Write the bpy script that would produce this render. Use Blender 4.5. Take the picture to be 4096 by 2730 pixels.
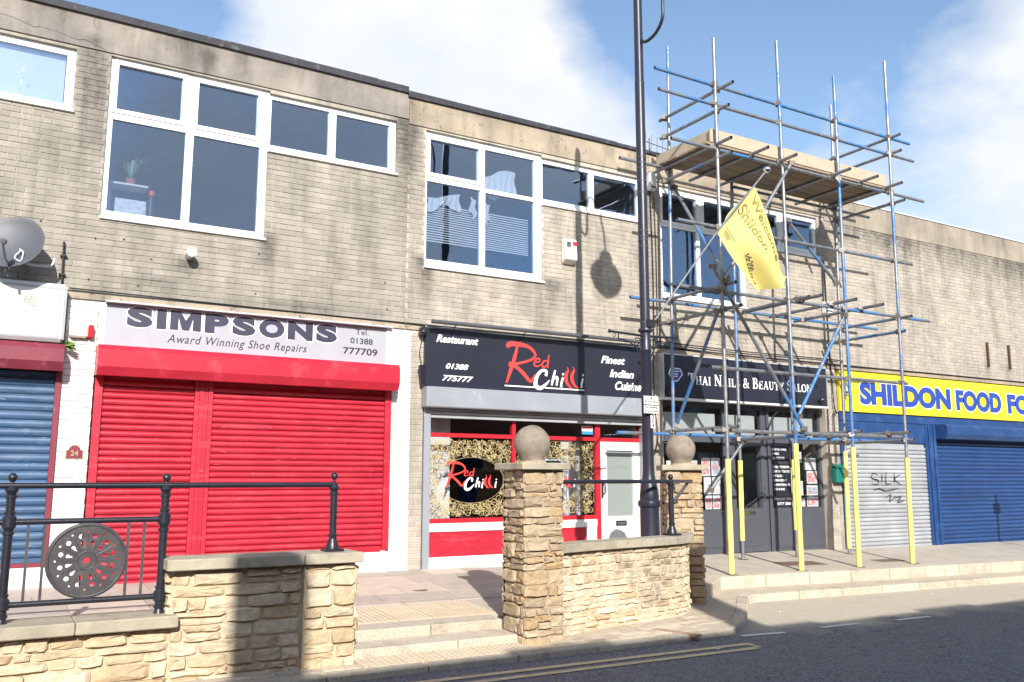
import bpy, bmesh, math, random
from mathutils import Vector, Matrix, noise
random.seed(11)
R = math.radians
sc = bpy.context.scene
for o in list(bpy.data.objects): bpy.data.objects.remove(o)
COL = sc.collection

# ------------------------------------------------------------------ camera, sky, sun, exposure
cd = bpy.data.cameras.new('camera'); cam = bpy.data.objects.new('camera', cd); COL.objects.link(cam)
cd.sensor_width = 36; cd.lens = 30.93; cd.clip_start = .1; cd.clip_end = 2000
cam.location = (0, -11.6, 1.28); cam.rotation_euler = (R(90 + 8.94), 0, R(-30.47))
sc.camera = cam
LIGHT = Vector((.34, 1, -.56)).normalized()          # the way sunlight travels
sun = bpy.data.objects.new('sun', bpy.data.lights.new('sun', 'SUN')); COL.objects.link(sun)
sun.data.energy = 5.0; sun.data.angle = R(.53); sun.data.color = (1, .955, .895)
sun.rotation_euler = LIGHT.to_track_quat('-Z', 'Y').to_euler(); sun.location = (-10, -30, 20)
w = bpy.data.worlds.new('World'); sc.world = w; w.use_nodes = True
SKY_STRENGTH, CLOUD = .12, 6.2
sc.view_settings.view_transform = 'Standard'; sc.view_settings.look = 'None'
sc.view_settings.exposure = .5; sc.view_settings.gamma = 1; sc.view_settings.use_curve_mapping = False
sc.render.engine = 'CYCLES'
sc.cycles.max_bounces = 6; sc.cycles.transparent_max_bounces = 12


# ------------------------------------------------------------------ node helper
def nd(t, typ, *ins, **props):
    n = t.nodes.new('ShaderNode' + typ)
    for k, v in props.items(): setattr(n, k, v)
    for i, v in enumerate(ins):
        if v is None: continue
        if isinstance(v, bpy.types.NodeSocket): t.links.new(v, n.inputs[i])
        else: n.inputs[i].default_value = v
    return n
def mth(t, op, a, b=0., clamp=False): return nd(t, 'Math', a, b, operation=op, use_clamp=clamp).outputs[0]
def noi(t, vec, scale, detail=3., rough=.55):
    n = nd(t, 'TexNoise'); n.inputs['Scale'].default_value = scale; n.inputs['Detail'].default_value = detail; n.inputs['Roughness'].default_value = rough
    if vec is not None: t.links.new(vec, n.inputs['Vector'])
    return n.outputs[0]
def mapr(t, v, a, b, c=0., d=1.):
    n = nd(t, 'MapRange', v, a, b, c, d); n.clamp = True; return n.outputs[0]
def mixc(t, f, a, b, mode='MIX'):
    n = t.nodes.new('ShaderNodeMix'); n.data_type = 'RGBA'; n.blend_type = mode
    for i, v in ((0, f), (6, a), (7, b)):
        if isinstance(v, bpy.types.NodeSocket): t.links.new(v, n.inputs[i])
        else: n.inputs[i].default_value = v if i == 0 else ((*v, 1) if len(v) == 3 else v)
    return n.outputs[2]

# sky with cumulus: procedural in the direction of view
t = w.node_tree; t.nodes.clear()
sky = nd(t, 'TexSky', sky_type='NISHITA'); sky.sun_disc = False; sky.sun_elevation = R(28); sky.sun_rotation = math.atan2(-.34, -1) + 2 * math.pi
sky.air_density = 1.0; sky.dust_density = .6; sky.ozone_density = 1.6
dirv = nd(t, 'TexCoord').outputs['Generated']
warp = nd(t, 'VectorMath', dirv, (1, 1, 1.7), operation='MULTIPLY').outputs[0]
n1 = noi(t, warp, 3.1, 8., .58); n2 = noi(t, warp, 9., 6., .6)
field = mth(t, 'ADD', mth(t, 'MULTIPLY', n1, 1.), mth(t, 'MULTIPLY', n2, .36))
for c, rad, amp in (((.248, .848, .468), 10, .34), ((.379, .808, .451), 9, .34), ((.467, .79, .398), 6.5, .28), ((.54, .77, .34), 6.5, .24), ((.649, .664, .34), 6, .2), ((.825, .488, .25), 10, .36), ((.749, .494, .44), 6, .13), ((.83, .42, .37), 5, .12),
                    ((-.5, .7, .4), 20, .3), ((.16, -.90, .33), 6, .36), ((.40, -.82, .36), 7, .38), ((.62, -.68, .36), 7, .36), ((.3, -.9, .18), 8, .3), ((-.7, -.3, .5), 22, .24), ((.9, -.3, .2), 14, .25), ((-.95, .2, .2), 16, .25)):
    c = Vector(c).normalized()
    dt = nd(t, 'VectorMath', dirv, tuple(c), operation='DOT_PRODUCT').outputs['Value']
    field = mth(t, 'ADD', field, mth(t, 'MULTIPLY', mapr(t, dt, math.cos(R(rad * 1.6)), math.cos(R(rad * .35))), amp))
for c, rad, amp in (((.569, .672, .49), 8, .36), ((.702, .56, .42), 7, .26), ((.085, .884, .46), 5, .32)):
    c = Vector(c).normalized()
    dt = nd(t, 'VectorMath', dirv, tuple(c), operation='DOT_PRODUCT').outputs['Value']
    field = mth(t, 'SUBTRACT', field, mth(t, 'MULTIPLY', mapr(t, dt, math.cos(R(rad * 1.6)), math.cos(R(rad * .3))), amp))
mask = mapr(t, field, .735, 1.06)
n3 = noi(t, warp, 5., 5.)
ccol = mixc(t, mapr(t, n3, .35, .7), (CLOUD * .80, CLOUD * .86, CLOUD * .95), (CLOUD, CLOUD, CLOUD))
skyc = mixc(t, 1., sky.outputs[0], (1.3, 1.3, 1.28), 'MULTIPLY')
bg = nd(t, 'Background', mixc(t, mask, skyc, ccol), SKY_STRENGTH)
t.links.new(bg.outputs[0], nd(t, 'OutputWorld').inputs[0])

# ------------------------------------------------------------------ materials
M = {}
def base(name):
    m = bpy.data.materials.new(name); m.use_nodes = True; M[name] = m
    t = m.node_tree; b = t.nodes['Principled BSDF']; return m, t, b
def rndsock(t):
    oi = nd(t, 'ObjectInfo').outputs['Random']; ge = nd(t, 'NewGeometry').outputs['Random Per Island']
    return mth(t, 'FRACT', mth(t, 'ADD', oi, mth(t, 'MULTIPLY', ge, 7.31)))
def bump(t, b, h, dist, strength=1.):
    n = nd(t, 'Bump'); n.inputs['Strength'].default_value = strength; n.inputs['Distance'].default_value = dist
    t.links.new(h, n.inputs['Height']); t.links.new(n.outputs[0], b.inputs['Normal'])
def P(name, col, rough=.6, metal=0., var=.15, scale=5., bmp=0., bscale=60., rnd=0., col2=None, c2=(.5, .72), c2scale=3., spec=None, emis=None):
    m, t, b = base(name)
    pos = nd(t, 'NewGeometry').outputs['Position']
    c = (*col, 1)
    if col2:
        c = mixc(t, mapr(t, noi(t, pos, c2scale, 6., .62), *c2), col, col2)
    n = noi(t, pos, scale, 5.)
    v = mapr(t, n, .25, .75, 1 - var, 1 + var)
    if rnd: v = mth(t, 'MULTIPLY', v, mapr(t, rndsock(t), 0, 1, 1 - rnd, 1 + rnd))
    col_ = mixc(t, 1., c, (1, 1, 1), 'MULTIPLY'); mixn = t.nodes[-1]
    cv = nd(t, 'CombineXYZ', v, v, v).outputs[0]
    t.links.new(cv, mixn.inputs[7]); t.links.new(col_, b.inputs['Base Color'])
    b.inputs['Roughness'].default_value = rough; b.inputs['Metallic'].default_value = metal
    if spec is not None: b.inputs['Specular IOR Level'].default_value = spec
    if bmp: bump(t, b, noi(t, pos, bscale, 4.), bmp)
    return m

# brick and concrete carry real grime: streaks below sills and joints, soot under the parapet
def grimy(name, col, colB, rnd, grime, bm, bsc, dark=(.085, .078, .068)):
    m, t, b = base(name)
    pos = nd(t, 'NewGeometry').outputs['Position']; s = nd(t, 'SeparateXYZ', pos)
    X, Z = s.outputs[0], s.outputs[2]
    r = rndsock(t)
    c = mixc(t, r, col, colB) if rnd else mixc(t, mapr(t, noi(t, pos, 1.3, 4.), .35, .65), col, colB)
    v = mapr(t, noi(t, pos, 2.2, 4., .65), .25, .75, .80, 1.16)
    c = mixc(t, 1., c, nd(t, 'CombineXYZ', v, v, v).outputs[0], 'MULTIPLY')
    st = nd(t, 'CombineXYZ', mth(t, 'MULTIPLY', X, 3.2), 0., mth(t, 'MULTIPLY', Z, .5)).outputs[0]
    ns = noi(t, st, 1., 4., .7)
    g = mth(t, 'MULTIPLY', mapr(t, ns, .46, .76), .55)
    fine = mapr(t, noi(t, pos, 7., 3., .7), .25, .7, .35, 1.)
    for x, sig, z0, z1, a in grime:      # a stain centred on x running from z1 down to z0
        dx = mth(t, 'DIVIDE', mth(t, 'SUBTRACT', X, x), sig)
        ga = mth(t, 'EXPONENT', mth(t, 'MULTIPLY', mth(t, 'MULTIPLY', dx, dx), -1.))
        zz = mth(t, 'MULTIPLY', mapr(t, Z, z0, z1), mapr(t, Z, z1, z1 + .1, 1., 0.))
        g = mth(t, 'ADD', g, mth(t, 'MULTIPLY', mth(t, 'MULTIPLY', ga, zz), mth(t, 'MULTIPLY', fine, a * 1.15)))
    if 'concrete' in name:
        sp_m = mth(t, 'MULTIPLY', mapr(t, noi(t, pos, 17., 2.), .60, .66), mapr(t, noi(t, pos, 1.6, 2.), .42, .6))
        g = mth(t, 'ADD', g, mth(t, 'MULTIPLY', sp_m, .5 if 'tan' in name else .22))
    g = mth(t, 'MINIMUM', g, .86)
    c = mixc(t, g, c, dark)
    t.links.new(c, b.inputs['Base Color']); b.inputs['Roughness'].default_value = .92; b.inputs['Specular IOR Level'].default_value = .2
    bump(t, b, noi(t, pos, bsc, 2.), bm)
    return m
GR = [(.74, .22, 5.0, 6.75, 1.), (5.02, .2, 4.4, 6.75, 1.2), (5.02, .10, 6.4, 7.0, 1.), (5.33, .16, 3.6, 4.5, 1.), (7.55, .22, 3.5, 4.42, .75), (7.05, .16, 3.6, 4.42, .5), (9.5, .16, 3.5, 6.8, .8),
      (2.0, .14, 3.75, 4.02, .9), (3.0, .12, 3.9, 4.5, .9), (1.6, .4, 3.4, 3.75, .55), (3.6, .8, 3.4, 3.62, .6), (18.5, 4., 5.75, 6.45, .6), (16., 1.2, 5.8, 6.45, .5), (21.3, 1.5, 5., 6.45, .5), (19.35, .12, 3.4, 3.85, .5), (20.19, .12, 3.4, 3.85, .5), (12., 1.5, 5.3, 5.7, .3)]
grimy('brick', (.36, .325, .275), (.29, .262, .222), 1, GR, .004, 70.)
grimy('brick_warm', (.425, .378, .315), (.35, .312, .26), 1, GR, .004, 70.)
grimy('mortar', (.42, .38, .318), (.36, .325, .272), 0, GR, .003, 90.)
grimy('mortar_light', (.53, .475, .40), (.46, .412, .345), 0, GR, .003, 90.)
grimy('concrete_grey', (.31, .275, .24), (.235, .21, .19), 0, [(1.8, .25, 6.6, 7.1, .7), (2.1, .12, 6.5, 6.9, .9), (2.55, .12, 6.4, 7., .6), (4.0, .3, 6.6, 7.1, .4), (.3, .25, 6.7, 7.1, .6), (.74, .16, 6.5, 6.75, .8), (3.2, .3, 6.7, 7.1, .5)], .004, 45.)
grimy('concrete_tan', (.40, .335, .25), (.325, .27, .205), 0, [(5.06, .06, 6.4, 7., .7), (8.8, .1, 6.5, 7., .6), (7.6, .15, 6.6, 7., .5), (6.3, .5, 6.7, 7., .4)], .006, 30.)
grimy('concrete_drab', (.34, .295, .235), (.275, .24, .19), 0, [(17., .5, 6.5, 6.95, .4), (20., .7, 6.5, 6.95, .4)], .005, 35.)
P('white_upvc', (.77, .78, .79), .35, var=.05, rnd=0)
P('white_brick', (.72, .71, .685), .6, var=.08, bmp=.003, bscale=60, rnd=.04, col2=(.52, .47, .40), c2=(.66, .80), c2scale=4)
P('white_gloss', (.74, .735, .72), .4, var=.06, col2=(.5, .44, .38), c2=(.70, .82), c2scale=5)
P('felt_black', (.030, .031, .040), .75, var=.3, bmp=.004, bscale=25, col2=(.12, .12, .13), c2=(.58, .74), c2scale=9)
P('plaster', (.33, .31, .29), .9)
P('room_dark', (.10, .095, .09), .9)
P('carpet', (.07, .06, .055), .95)
def shutter_mat(name, col, worn, amount, rough=.42, metal=0.):
    m, t, b = base(name); pos = nd(t, 'NewGeometry').outputs['Position']; sp = nd(t, 'SeparateXYZ', pos)
    st = nd(t, 'CombineXYZ', mth(t, 'MULTIPLY', sp.outputs[0], 1.6), 0., mth(t, 'MULTIPLY', sp.outputs[2], 13.)).outputs[0]
    oi = nd(t, 'ObjectInfo').outputs['Random']
    v = mth(t, 'MULTIPLY', mapr(t, noi(t, pos, 1.7, 4.), .3, .7, .82, 1.14), mapr(t, oi, 0, 1, .90, 1.08))
    c = mixc(t, 1., (*col, 1), nd(t, 'CombineXYZ', v, v, v).outputs[0], 'MULTIPLY')
    c = mixc(t, mth(t, 'MULTIPLY', mapr(t, noi(t, st, 1., 5., .7), .50, .74), .55), c, worn)
    c = mixc(t, mth(t, 'MULTIPLY', mapr(t, noi(t, st, 3.1, 4., .75), .66 - amount, .70 - amount), .8), c, tuple(min(.8, q * 1.5 + .12) for q in worn))
    c = mixc(t, mapr(t, noi(t, pos, .9, 5., .7), .56, .8, 0., .35), c, tuple(q * .45 for q in col))
    t.links.new(c, b.inputs['Base Color']); b.inputs['Roughness'].default_value = rough; b.inputs['Metallic'].default_value = metal
shutter_mat('red_paint', (.44, .016, .036), (.52, .085, .10), .02)
P('red_box', (.45, .016, .038), .38, var=.14, scale=2, col2=(.53, .06, .07), c2=(.55, .75), c2scale=4)
P('red_trim', (.45, .018, .03), .35, var=.1)
P('maroon', (.20, .025, .045), .45, var=.22, scale=3, col2=(.34, .09, .12), c2=(.56, .74), c2scale=5)
shutter_mat('blue_shutter_old', (.045, .098, .19), (.17, .23, .29), .03)
shutter_mat('blue_shutter', (.016, .052, .165), (.04, .095, .22), .0)
P('blue_paint', (.014, .052, .165), .45, var=.18, scale=3, col2=(.03, .075, .19), c2=(.5, .7), c2scale=3)
shutter_mat('silver_shutter', (.40, .415, .43), (.34, .35, .35), -.06, .45, .2)
P('silver_box', (.31, .33, .36), .45, metal=.2, var=.1, scale=2, col2=(.48, .50, .52), c2=(.62, .76), c2scale=4)
P('alu', (.62, .63, .65), .35, metal=.4, var=.06)
P('navy_sign', (.020, .021, .034), .32, var=.12, scale=2)
P('sign_white', (.66, .68, .68), .4, var=.05, col2=(.58, .60, .60), c2=(.5, .7), c2scale=2)
P('grey_sign', (.37, .37, .405), .38, var=.04)
P('letter_navy', (.035, .032, .062), .5, var=.05)
P('letter_black', (.02, .02, .03), .5, var=.05)
P('letter_white', (.82, .82, .82), .45, var=.03)
P('letter_red', (.66, .055, .045), .45, var=.05)
P('letter_blue', (.022, .062, .31), .45, var=.05)
P('yellow_sign', (.83, .63, .025), .4, var=.05, scale=2)
P('anthracite', (.072, .075, .092), .45, var=.08)
P('gold', (.44, .35, .17), .5, var=.12)
P('frost', (.27, .30, .30), .35, var=.05)
P('iron', (.018, .018, .026), .36, var=.2, scale=9, bmp=.0015, bscale=40)
P('iron_worn', (.055, .050, .052), .5, var=.25, scale=9, bmp=.002, bscale=40, col2=(.12, .105, .10), c2=(.56, .74), c2scale=8)
P('lamp_black', (.020, .021, .036), .36, var=.15, scale=6, bmp=.001, bscale=30)
P('chip_white', (.75, .75, .76), .5)
def stone_mat(name, cols, stains=()):
    m, t, b = base(name); pos = nd(t, 'NewGeometry').outputs['Position']; sp = nd(t, 'SeparateXYZ', pos)
    r = rndsock(t); cr_ = nd(t, 'ValToRGB', r); e = cr_.color_ramp; e.interpolation = 'LINEAR'
    e.elements[0].position = 0; e.elements[0].color = (*cols[0], 1); e.elements[1].position = 1; e.elements[1].color = (*cols[-1], 1)
    for i, c in enumerate(cols[1:-1]): q = e.elements.new((i + 1) / (len(cols) - 1)); q.color = (*c, 1)
    v = mapr(t, noi(t, pos, 13., 4., .65), .25, .75, .76, 1.2)
    c = mixc(t, 1., cr_.outputs[0], nd(t, 'CombineXYZ', v, v, v).outputs[0], 'MULTIPLY')
    c = mixc(t, mapr(t, noi(t, pos, 4.5, 4., .6), .58, .74, 0., .6), c, (.40, .25, .11))
    c = mixc(t, mapr(t, noi(t, pos, 2.1, 4., .7), .56, .72, 0., .45), c, (.26, .22, .17))
    for x, z, sx, sz, a_ in stains:
        dx = mth(t, 'DIVIDE', mth(t, 'SUBTRACT', sp.outputs[0], x), sx); dz = mth(t, 'DIVIDE', mth(t, 'SUBTRACT', sp.outputs[2], z), sz)
        ga = mth(t, 'EXPONENT', mth(t, 'MULTIPLY', mth(t, 'ADD', mth(t, 'MULTIPLY', dx, dx), mth(t, 'MULTIPLY', dz, dz)), -1.))
        c = mixc(t, mth(t, 'MULTIPLY', mth(t, 'MULTIPLY', ga, a_), mapr(t, noi(t, pos, 6., 4., .7), .3, .62)), c, (.15, .125, .09))
    t.links.new(c, b.inputs['Base Color']); b.inputs['Roughness'].default_value = .92; b.inputs['Specular IOR Level'].default_value = .2
    bump(t, b, noi(t, pos, 19., 4., .6), .016)
stone_mat('stone', ((.57, .47, .325), (.63, .53, .38), (.52, .40, .25), (.60, .495, .345), (.45, .335, .20), (.64, .55, .405)))
stone_mat('stone_curved', ((.61, .51, .365), (.67, .575, .43), (.55, .435, .28), (.64, .54, .385), (.48, .365, .225), (.68, .59, .45)), ((6.9, .3, .38, .22, 1.), (6.35, .33, .22, .14, .8), (6.85, -.02, .28, .2, .8)))
stone_mat('stone_dark', ((.42, .33, .22), (.48, .385, .26), (.40, .27, .145), (.45, .345, .22), (.31, .235, .16), (.50, .40, .275)))
P('stone_mortar', (.52, .43, .30), .95, var=.15, scale=10, bmp=.006, bscale=50)
P('stone_mortar_dark', (.37, .29, .195), .95, var=.2, scale=10, bmp=.006, bscale=50)
P('coping', (.37, .325, .24), .9, var=.18, scale=5, bmp=.004, bscale=55, rnd=.08, col2=(.21, .185, .14), c2=(.52, .74), c2scale=6)
P('ball_stone', (.27, .222, .172), .9, var=.2, scale=6, bmp=.006, bscale=40, col2=(.16, .13, .10), c2=(.48, .70), c2scale=8)
P('paving', (.42, .36, .30), .9, var=.1, scale=6, bmp=.002, bscale=90, rnd=.10, col2=(.40, .345, .29), c2=(.5, .7), c2scale=4)
P('paving_light', (.53, .445, .355), .9, var=.09, scale=6, bmp=.002, bscale=90, rnd=.07)
P('tactile', (.56, .455, .32), .85, var=.1, scale=6, bmp=.002, bscale=80, rnd=.06)
P('pavement_base', (.44, .385, .315), .92, var=.1, scale=2.5, bmp=.003, bscale=70, col2=(.35, .30, .25), c2=(.52, .72), c2scale=2.2)
P('kerb', (.49, .425, .33), .88, var=.22, scale=42, bmp=.012, bscale=30, rnd=.08, col2=(.36, .30, .225), c2=(.50, .72), c2scale=4)
P('sett', (.52, .435, .33), .9, var=.14, scale=8, bmp=.005, bscale=50, rnd=.22)
P('footway_base', (.47, .395, .30), .92, var=.16, scale=5, bmp=.005, bscale=60)
P('road_paint_white', (.72, .71, .69), .7, var=.12, scale=12)
P('road_paint_yellow', (.66, .53, .31), .75, var=.2, scale=10, col2=(.36, .29, .2), c2=(.58, .74), c2scale=14)
P('board', (.25, .19, .135), .85, var=.14, scale=4, bmp=.003, bscale=30, rnd=.16)
P('toe_board', (.43, .345, .25), .85, var=.1, scale=4, bmp=.002, bscale=30, col2=(.40, .27, .17), c2=(.60, .70), c2scale=7)
P('coupler', (.20, .17, .145), .55, metal=.5, var=.3, scale=20)
P('yellow_foam', (.80, .72, .19), .7, var=.08, rnd=.04)
P('plastic_black', (.02, .02, .024), .45)
P('plastic_grey', (.075, .08, .092), .5, var=.1)
P('plastic_white', (.72, .70, .66), .45, var=.06)
P('cream_plastic', (.72, .66, .54), .45, var=.05)
P('lens_red', (.55, .015, .03), .25)
P('green_metal', (.01, .16, .13), .4, var=.1)
P('cable', (.012, .012, .014), .6)
P('leaf', (.10, .16, .03), .6, var=.3, rnd=.3)
P('leaf_pale', (.22, .30, .20), .6, var=.3, rnd=.3)
P('terracotta', (.45, .12, .06), .7)
P('blind', (.62, .60, .58), .5, var=.04)
P('net_cloth', (.55, .545, .54), .8, var=.06)
P('paper', (.60, .595, .60), .6, var=.03)
P('poster_pink', (.62, .20, .22), .5, var=.4, scale=26, col2=(.7, .55, .55), c2=(.45, .6), c2scale=14)
P('poster_teal', (.55, .22, .24), .5, var=.4, scale=26, col2=(.35, .50, .56), c2=(.45, .58), c2scale=12)
P('poster_grey', (.60, .57, .56), .5, var=.25, scale=26, col2=(.42, .28, .28), c2=(.55, .65), c2scale=14)
P('sticker_blue', (.05, .30, .55), .5)
P('rust', (.085, .05, .035), .8, var=.3, scale=20)
P('cover_iron', (.16, .105, .075), .7, var=.25, scale=30, bmp=.003, bscale=90)
P('red_brick', (.27, .13, .085), .9, var=.2, scale=8)
P('slate', (.07, .07, .08), .7, var=.2)
P('brown_paver', (.36, .24, .165), .85, var=.15)
P('badge_blue', (.04, .055, .30), .4)

m, t, b = base('flag_cloth')
pos = nd(t, 'NewGeometry').outputs['Position']
t.nodes.remove(b)
col = (.80, .69, .25, 1)
mixs = nd(t, 'MixShader', .30, nd(t, 'BsdfDiffuse', col).outputs[0], nd(t, 'BsdfTranslucent', col).outputs[0])
t.links.new(mixs.outputs[0], t.nodes['Material Output'].inputs[0])

def tube_mat(name, lo, hi):
    m, t, b = base(name)
    pos = nd(t, 'NewGeometry').outputs['Position']; oi = nd(t, 'ObjectInfo').outputs['Random']
    p2 = nd(t, 'VectorMath', pos, nd(t, 'CombineXYZ', mth(t, 'MULTIPLY', oi, 37.), 0., 0.).outputs[0], operation='ADD').outputs[0]
    big = mapr(t, noi(t, p2, .9, 2.), lo, hi)
    fine = mapr(t, noi(t, p2, 14., 6., .7), .36, .52)
    f = mth(t, 'MULTIPLY', big, fine)
    steel = mixc(t, mapr(t, noi(t, pos, 9., 5.), .3, .7), (.19, .20, .215), (.34, .35, .365))
    steel = mixc(t, mapr(t, noi(t, p2, 5., 5., .7), .62, .75), steel, (.20, .13, .08))
    t.links.new(mixc(t, f, steel, (.035, .17, .42)), b.inputs['Base Color'])
    b.inputs['Roughness'].default_value = .42; t.links.new(mth(t, 'MULTIPLY', mth(t, 'SUBTRACT', 1., f), .6), b.inputs['Metallic'])
tube_mat('tube_steel', .66, .74); tube_mat('tube_mix', .52, .62); tube_mat('tube_blue', .38, .5)

# asphalt: coarse aggregate, sunlight on the lay-by strip painted in as a paler colour
m, t, b = base('asphalt')
pos = nd(t, 'NewGeometry').outputs['Position']; s = nd(t, 'SeparateXYZ', pos)
agg = nd(t, 'TexVoronoi'); agg.inputs['Scale'].default_value = 48; t.links.new(pos, agg.inputs['Vector'])
c = mixc(t, mapr(t, agg.outputs['Color'], .2, .8), (.085, .08, .088), (.225, .21, .215))
c = mixc(t, mapr(t, noi(t, pos, 1.2, 6.), .35, .7, 0., .6), c, (.18, .168, .172))
c = mixc(t, .05, c, agg.outputs['Color'])
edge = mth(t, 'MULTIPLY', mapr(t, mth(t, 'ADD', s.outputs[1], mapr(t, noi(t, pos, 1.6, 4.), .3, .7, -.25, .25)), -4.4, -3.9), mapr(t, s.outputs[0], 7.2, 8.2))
sunlit = mixc(t, mapr(t, noi(t, pos, 26., 5., .7), .3, .7), (.42, .365, .28), (.52, .455, .35))
sunlit = mixc(t, mapr(t, noi(t, pos, 3., 6., .6), .6, .72), sunlit, (.38, .335, .265))
c = mixc(t, edge, c, sunlit)
t.links.new(c, b.inputs['Base Color']); b.inputs['Roughness'].default_value = .85
bump(t, b, agg.outputs['Distance'], .006, .7)

m, t, b = base('glass'); t.nodes.remove(b)
lw_ = nd(t, 'LayerWeight', .5).outputs['Facing']; f5 = mth(t, 'POWER', lw_, 5.)
fz = mth(t, 'ADD', .17, mth(t, 'MULTIPLY', f5, .9))
bn = nd(t, 'Bump'); bn.inputs['Distance'].default_value = .0025; t.links.new(noi(t, nd(t, 'NewGeometry').outputs['Position'], 1.7, 2.), bn.inputs['Height']); gl = nd(t, 'BsdfGlossy', (.60, .76, 1, 1), .0); tr = nd(t, 'BsdfTransparent', (.85, .90, .955, 1))
t.links.new(bn.outputs[0], gl.inputs['Normal'])
mx = nd(t, 'MixShader', fz, tr.outputs[0], gl.outputs[0]); t.links.new(mx.outputs[0], t.nodes['Material Output'].inputs[0])
m, t, b = base('shop_glass'); t.nodes.remove(b)
f5 = mth(t, 'POWER', nd(t, 'LayerWeight', .5).outputs['Facing'], 5.); fz = mth(t, 'ADD', .045, mth(t, 'MULTIPLY', f5, .9))
mx = nd(t, 'MixShader', fz, nd(t, 'BsdfTransparent', (.95, .965, .97, 1)).outputs[0], nd(t, 'BsdfGlossy', (.9, .95, 1, 1), .0).outputs[0]); t.links.new(mx.outputs[0], t.nodes['Material Output'].inputs[0])
m, t, b = base('film')                                   # grey frosted film on the door glass
b.inputs['Base Color'].default_value = (.235, .265, .255, 1); b.inputs['Roughness'].default_value = .2
m, t, b = base('chrome'); b.inputs['Base Color'].default_value = (.75, .75, .78, 1); b.inputs['Metallic'].default_value = 1; b.inputs['Roughness'].default_value = .12


# ------------------------------------------------------------------ mesh helpers
def world_off(o):
    v = Vector((0, 0, 0))
    while o: v += o.location; o = o.parent
    return v
def tag(o, label=None, cat=None, group=None, kind=None):
    if label: o['label'] = label
    if cat: o['category'] = cat
    if group: o['group'] = group
    if kind: o['kind'] = kind
    return o
def thing(name, loc, label, cat, group=None):
    o = bpy.data.objects.new(name, None); o.empty_display_size = .1; COL.objects.link(o); o.location = loc
    return tag(o, label, cat, group)
def place(name, me, parent=None, loc=None, rot=None):
    o = bpy.data.objects.new(name, me); COL.objects.link(o)
    if parent: o.parent = parent
    if loc is not None: o.location = Vector(loc) - (world_off(parent) if parent else Vector((0, 0, 0)))
    if rot: o.rotation_euler = rot
    return o
def spline(pts, n=6):
    pts = [Vector(p) for p in pts]; out = []
    for i in range(len(pts) - 1):
        p0 = pts[max(i - 1, 0)]; p1 = pts[i]; p2 = pts[i + 1]; p3 = pts[min(i + 2, len(pts) - 1)]
        for k in range(n):
            u = k / n
            out.append(.5 * ((2 * p1) + (p2 - p0) * u + (2 * p0 - 5 * p1 + 4 * p2 - p3) * u * u + (3 * p1 - p0 - 3 * p2 + p3) * u ** 3))
    out.append(pts[-1]); return out

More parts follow.
